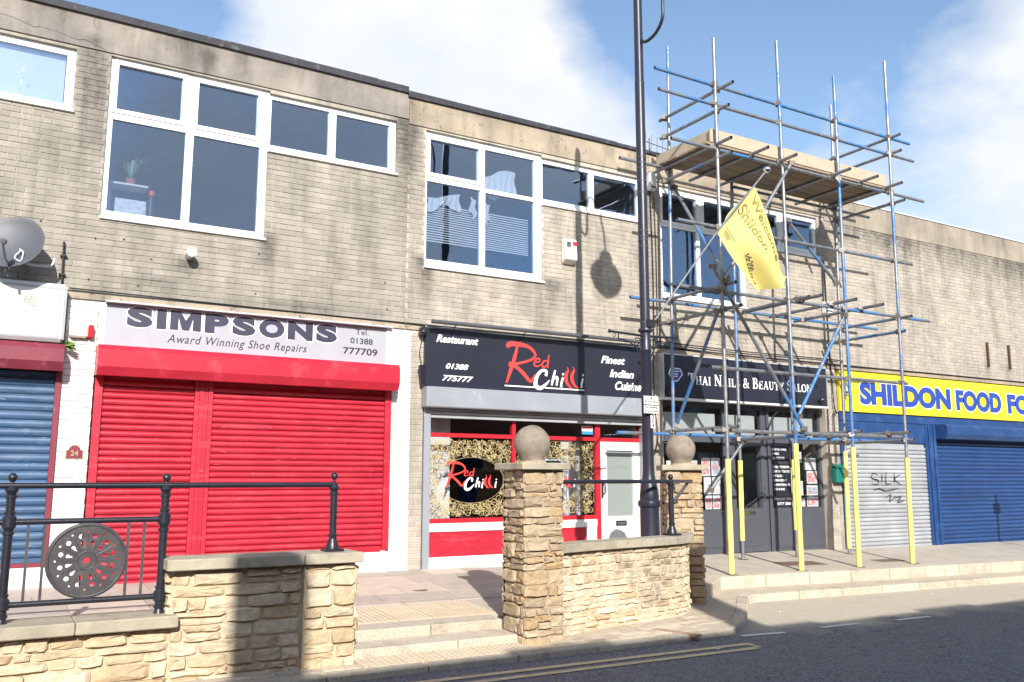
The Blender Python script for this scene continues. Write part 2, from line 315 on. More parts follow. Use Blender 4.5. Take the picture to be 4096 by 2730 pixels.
class MB:
    def __init__(s): s.v = []; s.f = []
    def add(s, vs, fs):
        k = len(s.v); s.v += [Vector(q) for q in vs]; s.f += [tuple(i + k for i in f) for f in fs]; return s
    def box(s, x0, x1, y0, y1, z0, z1):
        return s.add([(x0, y0, z0), (x1, y0, z0), (x1, y1, z0), (x0, y1, z0), (x0, y0, z1), (x1, y0, z1), (x1, y1, z1), (x0, y1, z1)],
                     [(0, 3, 2, 1), (4, 5, 6, 7), (0, 1, 5, 4), (1, 2, 6, 5), (2, 3, 7, 6), (3, 0, 4, 7)])
    def prism_x(s, prof, x0, x1):            # profile (y,z) counter-clockwise seen from -x, swept along x
        n = len(prof)
        return s.add([(x0, y, z) for y, z in prof] + [(x1, y, z) for y, z in prof],
                     [tuple(range(n)), tuple(range(2 * n - 1, n - 1, -1))] + [(i, i + n, (i + 1) % n + n, (i + 1) % n) for i in range(n)])
    def prism_z(s, poly, zt, zb):            # polygon (x,y); zt/zb functions or numbers
        n = len(poly); g = lambda z, p: z(*p) if callable(z) else z
        return s.add([(*p, g(zt, p)) for p in poly] + [(*p, g(zb, p)) for p in poly],
                     [tuple(range(n)), tuple(range(2 * n - 1, n - 1, -1))] + [(i, i + n, (i + 1) % n + n, (i + 1) % n) for i in range(n)])
    def plate_xz(s, poly, y0, y1):           # polygon (x,z) with thickness y0..y1 (y0 in front)
        n = len(poly)
        return s.add([(x, y0, z) for x, z in poly] + [(x, y1, z) for x, z in poly],
                     [tuple(range(n)), tuple(range(2 * n - 1, n - 1, -1))] + [(i, i + n, (i + 1) % n + n, (i + 1) % n) for i in range(n)])
    def tube(s, pts, r, n=10, cap=True):
        pts = [Vector(p) for p in pts]; m = len(pts); rs = r if isinstance(r, (list, tuple)) else [r] * m
        ref = None; vs = []
        for i, p in enumerate(pts):
            d = (pts[min(i + 1, m - 1)] - pts[max(i - 1, 0)]).normalized()
            if ref is None: ref = d.orthogonal().normalized()
            ref = (ref - d * ref.dot(d)).normalized(); bb = d.cross(ref)
            vs += [p + (ref * math.cos(a) + bb * math.sin(a)) * rs[i] for a in [2 * math.pi * k / n for k in range(n)]]
        fs = [(i * n + k, i * n + (k + 1) % n, (i + 1) * n + (k + 1) % n, (i + 1) * n + k) for i in range(m - 1) for k in range(n)]
        if cap: fs += [tuple(range(n - 1, -1, -1)), tuple(range((m - 1) * n, m * n))]
        return s.add(vs, fs)
    def lathe(s, prof, c, n=20, ax=(0, 0, 1)):   # prof (r, h) along axis
        ax = Vector(ax).normalized(); u = ax.orthogonal().normalized(); v = ax.cross(u); c = Vector(c); m = len(prof)
        vs = [c + ax * h + (u * math.cos(a) + v * math.sin(a)) * r for r, h in prof for a in [2 * math.pi * k / n for k in range(n)]]
        fs = [(i * n + k, i * n + (k + 1) % n, (i + 1) * n + (k + 1) % n, (i + 1) * n + k) for i in range(m - 1) for k in range(n)]
        return s.add(vs, fs + [tuple(range(n - 1, -1, -1)), tuple(range((m - 1) * n, m * n))])
    def ribbon(s, pts, wd, y, n=6, sm=True):     # flat stroke in the xz plane, facing -y
        pp = spline([(p[0], 0, p[1]) for p in pts], n) if sm else [Vector((p[0], 0, p[1])) for p in pts]
        m = len(pp); ws = wd if isinstance(wd, (list, tuple)) else [wd] * 2; vs = []
        for i, p in enumerate(pp):
            d = (pp[min(i + 1, m - 1)] - pp[max(i - 1, 0)]).normalized(); q = Vector((-d.z, 0, d.x))
            u = i / (m - 1) * (len(ws) - 1); k = min(int(u), len(ws) - 2); wv = ws[k] + (ws[k + 1] - ws[k]) * (u - k)
            vs += [(p.x + q.x * wv / 2, y, p.z + q.z * wv / 2), (p.x - q.x * wv / 2, y, p.z - q.z * wv / 2)]
        return s.add(vs, [(2 * i, 2 * i + 1, 2 * i + 3, 2 * i + 2) for i in range(m - 1)])
    def mesh(s, name, mat, off=Vector((0, 0, 0)), smooth=False, bev=0., ang=40):
        me = bpy.data.meshes.new(name); me.from_pydata([tuple(q - off) for q in s.v], [], s.f)
        if bev:
            bm = bmesh.new(); bm.from_mesh(me); bmesh.ops.recalc_face_normals(bm, faces=bm.faces)
            bmesh.ops.bevel(bm, geom=list(bm.edges), offset=bev, segments=1, affect='EDGES', clamp_overlap=True); bm.to_mesh(me); bm.free()
        me.materials.append(M[mat])
        if smooth: me.shade_smooth(); me.set_sharp_from_angle(angle=R(ang))
        return me
    def build(s, name, mat, parent=None, smooth=False, bev=0., ang=40, loc=None):
        off = world_off(parent) if parent else Vector((0, 0, 0))
        if loc is not None:
            me = s.mesh(name, mat, Vector(loc), smooth, bev, ang); return place(name, me, parent, loc)
        return place(name, s.mesh(name, mat, off, smooth, bev, ang), parent)
def box(name, mat, parent, *a, bev=0.): return MB().box(*a).build(name, mat, parent, bev=bev)
def solo(mb, name, mat, loc, label, cat, group=None, smooth=False, bev=0.):
    o = mb.build(name, mat, None, smooth, bev, loc=loc); return tag(o, label, cat, group)
def cells(x0, x1, z0, z1, holes):
    xs = sorted({x0, x1, *[min(max(h[i], x0), x1) for h in holes for i in (0, 1)]}); zs = sorted({z0, z1, *[min(max(h[i], z0), z1) for h in holes for i in (2, 3)]})
    out = []
    for i in range(len(zs) - 1):
        run = None
        for j in range(len(xs) - 1):
            cx, cz = (xs[j] + xs[j + 1]) / 2, (zs[i] + zs[i + 1]) / 2
            inh = any(h[0] < cx < h[1] and h[2] < cz < h[3] for h in holes)
            if not inh: run = [xs[j], xs[j + 1]] if run is None else [run[0], xs[j + 1]]
            if inh or j == len(xs) - 2:
                if run: out.append((*run, zs[i], zs[i + 1]))
                run = None
    return out

def text_mesh(body, bold=0., shear=0., space=1.):
    cu = bpy.data.curves.new('txt', 'FONT'); cu.body = body; cu.offset = bold; cu.shear = shear; cu.extrude = .004; cu.space_character = space; cu.resolution_u = 4
    o = bpy.data.objects.new('txt', cu); me = bpy.data.meshes.new_from_object(o)
    bpy.data.objects.remove(o); bpy.data.curves.remove(cu); me.materials.clear(); return me
def lettering(body, x0, x1, z0, z1, y, mat, parent, bold=0., shear=0., space=1., name='lettering', grow=0.):
    me = text_mesh(body, bold, shear, space); off = world_off(parent)
    vs = [q.co.copy() for q in me.vertices]
    ax, bx = min(q.x for q in vs), max(q.x for q in vs); az, bz = min(q.y for q in vs), max(q.y for q in vs)
    x0 -= grow; x1 += grow; z0 -= grow; z1 += grow
    for q, c in zip(me.vertices, vs):
        q.co = Vector((x0 + (c.x - ax) / (bx - ax) * (x1 - x0), y - c.z * .5, z0 + (c.y - az) / (bz - az) * (z1 - z0))) - off
    me.materials.append(M[mat]); me.name = name
    return place(name, me, parent)

# ground levels: the raised pavement tilts towards the road and falls slightly to the right
def zg(x, y): return .02 - .0067 * (x - 5.5) + .055 * y
def zf(x, y): return zg(x, y) - .165
def zr(x, y): return -.435 - .0067 * (x - 5.5) + .03 * (max(y, -9.) + 4.25)

# ------------------------------------------------------------------ ground, road, pavements
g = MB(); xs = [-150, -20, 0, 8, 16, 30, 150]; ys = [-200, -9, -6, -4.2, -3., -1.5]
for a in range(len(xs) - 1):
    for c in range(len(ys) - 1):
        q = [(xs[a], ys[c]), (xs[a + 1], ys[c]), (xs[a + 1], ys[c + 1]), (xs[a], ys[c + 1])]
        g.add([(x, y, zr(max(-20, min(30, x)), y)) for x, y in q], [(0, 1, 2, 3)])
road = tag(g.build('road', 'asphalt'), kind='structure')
gg = MB().add([(-900, -900, -1.6), (900, -900, -1.6), (900, 900, -1.6), (-900, 900, -1.6)], [(0, 1, 2, 3)]); tag(gg.build('ground', 'footway_base'), kind='structure')
UP = [(-9, .4), (-9, -3.6), (2.93, -3.6), (2.93, -3.08), (4.76, -3.08), (5.2, -3.45), (6.2, -3.15), (7.2, -3.), (7.8, -2.55), (8.15, -2.5), (9.14, -1.74), (12.2, -1.92), (16.2, -2.06), (30, -2.5), (30, .4)]
upper = tag(MB().prism_z(UP, zg, -.9).build('upper_pavement', 'pavement_base'), kind='structure')
EDGE = [(-9, -4.15), (2.9, -4.17), (5.2, -4.13), (6.3, -4.09), (6.9, -4.08), (7.3, -4.03), (7.6, -3.88), (8.15, -3.43), (9.12, -2.5), (9.3, -2.43), (9.7, -2.44), (11.5, -2.52), (15.4, -2.66), (30, -3.)]
def inset(path, d):
    out = []
    for i, p in enumerate(path):
        a = Vector(path[max(i - 1, 0)]); b_ = Vector(path[min(i + 1, len(path) - 1)]); tt = (b_ - a).normalized(); out.append((p[0] - tt.y * d, p[1] + tt.x * d))
    return out
INN = inset(EDGE, .15)
foot = tag(MB().prism_z(INN + [(30, -2.3), (9.14, -1.6), (8.3, -1.8), (7., -2.9), (5., -3.), (-9, -3.)], lambda x, y: zf(x, y), -.95).build('lower_footway', 'footway_base'), kind='structure')
def resample(path, step, j=0.):
    pts = [Vector(p) for p in path]; segs = []; acc = 0; out = [pts[0]]; need = step
    for a, b_ in zip(pts, pts[1:]):
        L = (b_ - a).length; pos = 0
        while L - pos >= need:
            pos += need; out.append(a.lerp(b_, pos / L)); need = step * random.uniform(1 - j, 1 + j)
        need -= L - pos
    return out
def kerb_run(path, step, depth, top, drop, parent, gap=.006, lift=.004, name='kerbstone'):
    Lt = sum((Vector(q) - Vector(p)).length for p, q in zip(path, path[1:])); nk = max(1, round(Lt / step)); pp = resample(path, Lt / nk * .9999)
    for a, b_ in zip(pp, pp[1:]):
        d = (b_ - a).normalized(); nrm = Vector((-d.y, d.x)); a2 = a + d * gap; b2 = b_ - d * gap
        poly = [tuple(a2), tuple(b2), tuple(b2 + nrm * depth), tuple(a2 + nrm * depth)]
        c = (a + b_) / 2
        mb = MB().prism_z(poly, lambda x, y: top(x, y) + lift, lambda x, y: top(x, y) - drop)
        mb.build(name, 'kerb', parent, bev=.012, loc=(c.x, c.y, top(c.x, c.y)))
kerb_run([(-1.2, -4.16)] + EDGE[1:6], .9, .15, zf, .25, foot)
kerb_run(EDGE[5:8], .45, .15, zf, .25, foot); kerb_run(EDGE[7:9], .7, .15, zf, .25, foot)
kerb_run(EDGE[8:10], .2, .15, zf, .25, foot); kerb_run(EDGE[9:-1] + [(24, -2.88)], .86, .15, zf, .25, foot)
kerb_run([(8.2, -2.66), (9.16, -1.93)], .5, .19, zg, .3, upper); kerb_run([(9.16, -1.93), (9.5, -1.93), (12.2, -2.1), (16.2, -2.25), (24, -2.5)], .9, .19, zg, .3, upper)
# steps up through the gap in the wall
for (ya, yb), dz, cuts in (((-3.36, -3.08), 0, (2.93, 3.92, 4.74)), ((-3.68, -3.36), -.09, (2.93, 4.06, 4.78))):
    for a, b_ in zip(cuts, cuts[1:]):
        MB().prism_z([(a + .004, ya), (b_ - .004, ya), (b_ - .004, yb), (a + .004, yb)], lambda x, y: zg(x, y) + dz + (.003 if dz == 0 else 0), lambda x, y: zg(x, y) - .4).build('step_stone', 'kerb', upper, bev=.012, loc=((a + b_) / 2, (ya + yb) / 2, -.2))
# flagstones of the raised pavement (near part, where single slabs show), tactile rows by the steps
def slab(x0, x1, y0, y1, mat, parent, top, lift=.011, g_=.006, name='paving_slab'):
    MB().prism_z([(x0 + g_, y0 + g_), (x1 - g_, y0 + g_), (x1 - g_, y1 - g_), (x0 + g_, y1 - g_)], lambda x, y: top(x, y) + lift, lambda x, y: top(x, y) - .03).build(name, mat, parent, loc=((x0 + x1) / 2, (y0 + y1) / 2, top(x0, y0)))
row = 0; y = -.0
for h in (.45, .6, .6, .45, .15):
    x = -.4 - (row % 2) * .3
    while x < 6.6:
        wdt = random.choice((.6, .6, .75, .9))
        lt = (3.7 < x + wdt / 2 < 4.95 and row in (1, 2)) or random.random() < .12
        slab(x, min(x + wdt, 6.7), y - h, y, 'paving_light' if lt else 'paving', upper, zg); x += wdt
    y -= h; row += 1
def blister_slab(x0, x1, y0, y1, parent, top, nx, ny):
    g_ = .004; mb = MB().prism_z([(x0 + g_, y0 + g_), (x1 - g_, y0 + g_), (x1 - g_, y1 - g_), (x0 + g_, y1 - g_)], lambda x, y: top(x, y) + .008, lambda x, y: top(x, y) - .03)
    for i in range(nx):
        for j in range(ny):
            cx = x0 + (i + .5) * (x1 - x0) / nx; cy = y0 + (j + .5) * (y1 - y0) / ny; z = top(cx, cy) + .008; n = 5
            ring = lambda r, zz: [(cx + r * math.cos(2 * math.pi * k / n), cy + r * math.sin(2 * math.pi * k / n), zz) for k in range(n)]
            mb.add(ring(.014, z - .001) + ring(.009, z + .005), [(k, (k + 1) % n, (k + 1) % n + n, k + n) for k in range(n)] + [tuple(range(n, 2 * n))])
    mb.build('tactile_slab', 'tactile', parent, loc=((x0 + x1) / 2, (y0 + y1) / 2, top(x0, y0)))
for i in range(5):
    for j in range(2): blister_slab(2.94 + i * .38, 2.94 + (i + 1) * .38, -3.07 + j * .38 - .0, -3.07 + (j + 1) * .38, upper, zg, 6, 6)
x = 2.96
while x < 4.6: blister_slab(x, x + .4, -4.03, -3.7, foot, zf, 6, 5); x += .4
# small setts of the footway in front of the walls
for (xa, xb, ya, yb) in ((-.6, 2.94, -4.01, -3.9), (4.62, 6.3, -3.96, -3.62), (6.3, 7.1, -3.92, -3.45), (7.1, 7.6, -3.7, -3.3)):
    yy = ya; k = 0
    while yy < yb - .05:
        xx = xa - (k % 2) * .1
        while xx < xb:
            slab(max(xx, xa), min(xx + .2, xb), yy, min(yy + .1, yb), 'sett', foot, zf, .004 + random.random() * .004, .004, 'sett') if xx + .2 > xa + .05 else None
            xx += .2
        yy += .1; k += 1
# covers
solo(MB().lathe([(.1, -.01), (.1, .012)], (4.62, -1.53, zg(4.62, -1.53)), 24), 'stopcock_cover', 'cover_iron', (4.62, -1.53, zg(4.62, -1.53)), 'small round iron cover set in a pale flagstone', 'cover')
mb = MB().prism_z([(11.2, -1.35), (12., -1.45), (12.05, -1.05), (11.25, -.95)], lambda x, y: zg(x, y) + .006, lambda x, y: zg(x, y) - .02)
solo(mb, 'inspection_cover', 'cover_iron', (11.6, -1.2, zg(11.6, -1.2)), 'rusty brown rectangular cover in pavement before salon door', 'cover')
mb = MB().prism_z([(13.3, -1.5), (13.9, -1.55), (13.9, -1.3), (13.3, -1.25)], lambda x, y: zg(x, y) + .006, lambda x, y: zg(x, y) - .02)
solo(mb, 'inspection_cover', 'cover_iron', (13.6, -1.4, zg(13.6, -1.4)), 'flat iron cover in pavement before grey shutter', 'cover')
# painted lines
def line(pts, wd, mat, label):
    mb = MB(); pp = [Vector(p) for p in pts]; vs = []
    for i, p in enumerate(pp):
        d = (pp[min(i + 1, len(pp) - 1)] - pp[max(i - 1, 0)]).normalized(); n_ = Vector((-d.y, d.x)) * wd / 2
        vs += [(p.x + n_.x, p.y + n_.y, zr(p.x, p.y) + .005), (p.x - n_.x, p.y - n_.y, zr(p.x, p.y) + .005)]
    mb.add(vs, [(2 * i, 2 * i + 1, 2 * i + 3, 2 * i + 2) for i in range(len(pp) - 1)])
    solo(mb, 'road_marking', mat, (pp[0].x, pp[0].y, zr(*pp[0])), label, 'road marking')
seg = lambda a, b_, y0, y1: [(a + (b_ - a) * i / 20, y0 + (y1 - y0) * i / 20) for i in range(21)]
line(seg(-4, 7.15, -4.44, -4.47), .095, 'road_paint_yellow', 'inner of the two worn yellow lines, nearest the kerb')
line(seg(-4, 7.05, -4.63, -4.66), .095, 'road_paint_yellow', 'outer of the two worn yellow lines, farther from kerb')
line([(7.08, -4.43), (7.1, -4.66)], .07, 'road_paint_yellow', 'short yellow end bar closing the double yellow lines')
line([(7.36, -4.12), (7.98, -4.18)], .09, 'road_paint_white', 'white dash on the road nearest the kerb corner')
line([(8.63, -4.14), (9.28, -4.15)], .09, 'road_paint_white', 'white dash on the road in line with scaffold')
line([(9.95, -4.2), (10.6, -4.2)], .07, 'road_paint_white', 'faint third white dash at the edge of the shade')

# ------------------------------------------------------------------ buildings
BR_V = {}
def brick_mesh(L, h, mat, v):
    k = (round(L, 2), round(h, 3), mat, v)
    if k not in BR_V:
        rr = random.Random(hash(k[0]) % 999 + v); j = lambda a: rr.uniform(-a, a); L2, h2 = k[0] / 2, k[1] / 2; e = .003
        f = [(-L2 + e + j(.002), -.0 + j(.001), -h2 + e + j(.002)), (L2 - e + j(.002), j(.001), -h2 + e + j(.002)), (L2 - e + j(.002), j(.001), h2 - e + j(.002)), (-L2 + e + j(.002), j(.001), h2 - e + j(.002))]
        b_ = [(-L2, .004, -h2), (L2, .004, -h2), (L2, .004, h2), (-L2, .004, h2)]; d = [(x, .025, z) for x, _, z in b_]
        fs = [(0, 1, 2, 3)] + [(i + o, i + o + 4, (i + 1) % 4 + o + 4, (i + 1) % 4 + o) for o in (0, 4) for i in range(4)]
        BR_V[k] = MB().add(f + b_ + d, fs).mesh('brick', mat)
    return BR_V[k]
def lay(x0, x1, z0, z1, holes, mat, shift=0.):
    out = []; r = 0; z = z0 + .005
    while z + .05 < z1:
        h = min(.065, z1 - z); zc = z + h / 2
        iv = [(x0, x1)]
        for hx0, hx1, hz0, hz1 in holes:
            if hz0 - .03 < zc < hz1 + .03:
                iv = [q for a, b_ in iv for q in ((a, min(b_, hx0)), (max(a, hx1), b_)) if q[1] - q[0] > .02]
        off = shift + (.1125 if r % 2 else 0)
        for a, b_ in iv:
            k = math.floor((a - off) / .225)
            while off + k * .225 < b_:
                u0 = max(off + k * .225 + .005, a + .003); u1 = min(off + (k + 1) * .225 - .005, b_ - .003)
                if u1 - u0 > .03: out.append(((u0 + u1) / 2, zc, round(u1 - u0, 2), h, mat))
                k += 1
        z += .075; r += 1
    return out
CAM = Vector((0, -11.6, 1.28))
def building(name, label, x0, x1, zb, zt, upper_holes, piers, brickmat, band, bandmat, roof, low_z=3.43):
    """upper brick wall with window openings, piers below, concrete band and roof edge; hollow behind"""
    t_ = thing(name, ((x0 + x1) / 2, 0, 0), label, 'building')
    mb = MB()
    for a, b_, c, d in cells(x0, x1, low_z, zb, upper_holes): mb.box(a, b_, .008, .3, c, d)
    for p in piers: mb.box(p[0], p[1], .008 if p[4] != 'white_brick' else .02, .6, p[2], p[3])
    wall = mb.build('wall', 'mortar' if brickmat == 'brick' else 'mortar_light', t_)
    for p in piers:
        if p[4] == 'white_brick': mb2 = MB().box(p[0] + .001, p[1] - .001, .0145, .03, p[2], p[3]).build('painted_pier', 'white_brick', t_)
    br = lay(x0, x1, low_z + .09, zb, upper_holes, brickmat)
    for p in piers: br += lay(p[0], p[1], p[2], p[3], [], p[4], p[0])
    br.sort(key=lambda q: (Vector((q[0], 0, q[1])) - CAM).length)
    vis = [q for q in br if q[0] > -.5]; rest = vis[300:] + [q for q in br if q[0] <= -.5]
    for x, z, L, h, m_ in vis[:300]:
        place('brick', brick_mesh(L, h, m_, random.randrange(4)), wall, (x, random.uniform(-.002, .002), z), (random.uniform(-.006, .006), random.uniform(-.004, .004), random.uniform(-.008, .008)))
    by = {}
    for q in rest: by.setdefault(q[4], []).append(q)
    for m_, lst in by.items():
        mb = MB()
        for x, z, L, h, _ in lst:
            src = brick_mesh(L, h, m_, random.randrange(4)); o = Vector((x, random.uniform(-.002, .002), z)); tl = random.uniform(-.008, .008)
            mb.add([o + Vector((q.co.x, q.co.y + tl * q.co.x, q.co.z)) for q in src.vertices], [tuple(p.vertices) for p in src.polygons])
        tag(mb.build('brickwork', m_, t_), kind='stuff')
    # concrete band
    mb = MB(); nseg = max(2, int((x1 - x0) / .8))
    for i in range(nseg):
        a, b_ = x0 + (x1 - x0) * i / nseg, x0 + (x1 - x0) * (i + 1) / nseg
        mb.box(a + (.004 if i == 0 else 0), b_ - (.004 if i == nseg - 1 else 0), -.012, .3, band[0], band[1])
    mb.build('concrete_band', bandmat, t_)
    # shell behind
    MB().box(x0, x1, .3, 9., roof - .12, roof).build('roof', 'felt_black', t_)
    MB().box(x0, x1, 8.7, 9., -.4, roof - .12).build('back_wall', 'red_brick', t_)
    MB().box(x0 + .1, x1 - .1, .31, 8.7, 3.3, 3.45).build('floor_slab', 'carpet', t_)
    MB().box(x0 + .1, x1 - .1, .31, 8.7, 6.62, 6.8).build('ceiling', 'plaster', t_)
    MB().box(x0 + .1, x1 - .1, .35, 8.7, -.3, zg(x1, .3) + .02).build('shop_floor', 'carpet', t_)
    for x in (x0 + .002, x1 - .102): MB().box(x, x + .1, .3, 8.7, -.4, roof - .12).build('party_wall', 'plaster', t_)
    return t_, wall
def window(parent, outer, panes, openers=(), y=.055, sill=True, mat='white_upvc'):
    mb = MB(); cells_ = cells(*outer, panes)
    for a, b_, c, d in cells_: mb.box(a, b_, y, y + .07, c, d)
    for i in openers:
        p = panes[i]; q = (p[0] - .055, p[1] + .055, p[2] - .055, p[3] + .055)
        for a, b_, c, d in cells(*q, [p]): mb.box(a, b_, y - .016, y + .001, c, d)
    fr = mb.build('window', mat, parent)
    for p in panes:
        box('glazing_bead', mat, fr, p[0], p[0] + .012, y + .03, y + .045, p[2], p[3]) if False else None
        MB().box(p[0], p[1], y + .03, y + .036, p[2], p[3]).build('pane', 'glass', fr)
    if sill: MB().box(outer[0] - .01, outer[1] + .02, -.035, y + .02, outer[2] - .035, outer[2] - .001).build('sill', mat, fr, bev=.005)
    return fr
w1a, w1b = (.93, 2.95, 4.49, 6.60), (2.95, 4.84, 5.745, 6.565)
w0 = (-1.4, .535, 5.78, 6.585)
w2a, w2b = (5.32, 7.40, 4.41, 6.53), (7.40, 9.42, 5.705, 6.49)
w3a, w3b = (9.86, 11.92, 4.43, 6.45), (11.92, 13.92, 5.65, 6.46)
A, A_wall = building('corner_terrace_building', 'grey concrete and buff brick building with closed red and blue shutters', -3.2, 5.03, 6.63, 7.08, [w0, w1a, w1b],
           [(.655, 1.0, -.05, 3.43, 'white_brick'), (4.84, 5.028, -.05, 3.43, 'white_brick')], 'brick', (6.63, 7.085), 'concrete_grey', 7.05)
B, B_wall = building('restaurant_building', 'buff brick building with tan concrete parapet above restaurant', 5.03, 9.62, 6.56, 6.97, [w2a, w2b],
           [(5.032, 5.135, -.05, 3.43, 'white_brick'), (5.137, 5.335, -.05, 3.43, 'brick_warm'), (9.455, 9.618, -.05, 3.43, 'brick_warm')], 'brick_warm', (6.56, 6.965), 'concrete_tan', 6.93)
Cb, C_wall = building('salon_building', 'buff brick building behind the scaffolding', 9.62, 14.12, 6.50, 6.96, [w3a, w3b],
           [(9.622, 9.80, -.05, 3.43, 'brick_warm'), (13.86, 14.118, -.15, 3.43, 'brick_warm')], 'brick_warm', (6.50, 6.96), 'concrete_tan', 6.92)
Db, D_wall = building('food_shop_building', 'long blank brick building above the yellow sign', 14.12, 25.5, 6.44, 6.95, [],
           [(14.122, 14.22, -.15, 3.43, 'brick_warm')], 'brick_warm', (6.44, 6.95), 'concrete_drab', 6.9)
# roof edges: felt upstand with laps
def roof_edge(par, x0, x1, z0, z1, d0, d1, lap):
    x = x0
    while x < x1 - .05:
        xe = min(x + lap, x1); j = random.uniform(-.008, .008); u0 = (x - x0) / (x1 - x0); u1 = (xe - x0) / (x1 - x0)
        za, zb_ = z0 + d0 * u0, z0 + d0 * u1; ta, tb = z1 + d1 * u0 + j, z1 + d1 * u1 + j
        vs = [(x + .002, -.05, za), (xe, -.05, zb_), (xe, .32, zb_), (x + .002, .32, za), (x + .002, -.05, ta), (xe, -.05, tb), (xe, .32, tb), (x + .002, .32, ta)]
        MB().add(vs, [(0, 3, 2, 1), (4, 5, 6, 7), (0, 1, 5, 4), (1, 2, 6, 5), (2, 3, 7, 6), (3, 0, 4, 7)]).build('roof_edge', 'felt_black', par); x = xe
roof_edge(A, -3.2, 5.0, 7.087, 7.175, -.06, -.05, 1.1)
roof_edge(B, 5.0, 9.66, 6.968, 7.06, 0, -.035, 1.3)
roof_edge(Cb, 9.66, 14.1, 6.962, 7.02, 0, -.02, 1.3)
MB().box(14.1, 25.5, -.03, .32, 6.952, 6.985).build('roof_edge', 'alu', Db)
# ground-floor lintel beams and dark movement joint
for par, x0, x1 in ((A, -3.2, 5.02), (B, 5.035, 9.61), (Cb, 9.625, 14.11), (Db, 14.125, 25.5)):
    MB().box(x0, x1, -.018, .3, 3.432, 3.505).build('lintel_beam', 'concrete_tan', par)
    MB().box(x0, x1, -.022 if par is not B else -.02, .004, 3.509, 3.527).build('damp_course', 'cable', par)
W0 = window(A, w0, [(-1.3, .44, 5.86, 6.50)])
W1 = window(A, w1a, [(1.03, 1.81, 5.925, 6.52), (2.015, 2.80, 5.915, 6.51), (1.0, 1.885, 4.585, 5.785), (1.985, 2.85, 4.575, 5.77)], (0, 1))
window(A, w1b, [(2.985, 3.815, 5.835, 6.50), (3.92, 4.74, 5.82, 6.485)])
W2 = window(B, w2a, [(5.41, 6.245, 5.88, 6.41), (6.36, 7.275, 5.79, 6.43), (5.365, 6.28, 4.53, 5.745), (6.37, 7.27, 4.525, 5.725)], (0,))
window(B, w2b, [(7.435, 8.365, 5.80, 6.41), (8.465, 9.38, 5.80, 6.395)])
window(Cb, w3a, [(9.95, 10.75, 5.83, 6.33), (10.93, 11.80, 5.83, 6.33), (9.93, 10.74, 4.52, 5.72), (10.82, 11.82, 4.52, 5.72)], (0, 1))
window(Cb, w3b, [(12.0, 12.85, 5.76, 6.36), (12.98, 13.83, 5.78, 6.36)], (1,))

# ------------------------------------------------------------------ roller shutters
def shutter(parent, x0, x1, z0, z1, pitch, mat, y=.02, label=None):
    """bottom rail as the part, every slat a sub-part sharing one mesh"""
    rail = MB().box(x0, x1, y - .018, y + .03, z0, z0 + .05).build('roller_shutter', mat, parent)
    if label: rail['label'] = label
    w_ = x1 - x0; k = 7
    prof = [(y - .001 - .017 * math.sin(math.pi * i / k) ** .8, pitch * .93 * i / k) for i in range(k + 1)] + [(y + .012, pitch * .93), (y + .012, 0)]
    prof[0] = (y + .006, 0); prof[k] = (y + .006, pitch * .93)
    prof = prof[::-1]
    me = MB().prism_x([(a, b_) for a, b_ in prof], -w_ / 2, w_ / 2).mesh('slat', mat, smooth=True, ang=35)
    n = int((z1 - z0 - .05) / pitch)
    for i in range(n): place('slat', me, rail, ((x0 + x1) / 2 , 0, z0 + .053 + i * pitch), (0, random.uniform(-.0012, .0012), 0))
    MB().box(x0, x1, y + .013, y + .03, z0 + .05, z1).build('shutter_backing', mat, rail)
    return rail
def hood(parent, x0, x1, z0, z1, d, mat):
    pr = [(.03, z0 + .02), (-d + .06, z0), (-d, z0 + .10), (-d, z1 - .06), (-d + .05, z1), (.03, z1)]
    return MB().prism_x(pr[::-1], x0, x1).build('shutter_hood', mat, parent)
# far left shop
shutter(A, -2.6, .59, .345, 2.52, .098, 'blue_shutter_old', label='faded blue roller shutter')
hood(A, -2.7, .645, 2.52, 2.83, .3, 'maroon')
box('shutter_guide', 'maroon', A, .592, .652, -.03, .06, .3, 2.54); box('shutter_guide', 'maroon', A, -2.7, .59, -.012, .04, .295, .343)
box('stall_riser', 'white_brick', A, -2.7, .652, -.004, .3, -.05, .293)
# shoe repair shop
hood(A, 1.0, 4.835, 2.50, 2.862, .31, 'red_box')
shutter(A, 1.105, 2.165, -.035, 2.52, .077, 'red_paint', label='narrow red roller shutter over the shop door')
shutter(A, 2.39, 4.735, .325, 2.52, .077, 'red_paint', label='wide red roller shutter over the shop window')
for a, b_, z in ((1.015, 1.103, -.05), (4.737, 4.828, .315)): box('shutter_guide', 'red_paint', A, a, b_, -.03, .06, z, 2.53)
for i in range(4): box('shutter_post', 'red_paint', A, 2.168 + i * .0555, 2.168 + i * .0555 + .053, -.028 - .008 * (i % 2), .06, (-.05 if i < 2 else .30), 2.53)
box('shutter_guide', 'red_paint', A, 2.392, 4.735, -.012, .05, .30, .323)
box('stall_riser', 'white_brick', A, 2.34, 4.836, -.006, .3, -.05, .298)
pp = MB().tube([(4.76, -.05, .0), (4.76, -.05, .24), (4.76, .02, .3)], .045, 10).build('drain_stub', 'white_brick', A, smooth=True)
for par, a, b_ in ((A, -2.7, .65), (A, 1.0, 4.84)): box('shop_backing', 'room_dark', par, a, b_, .07, .12, -.05, 2.9)
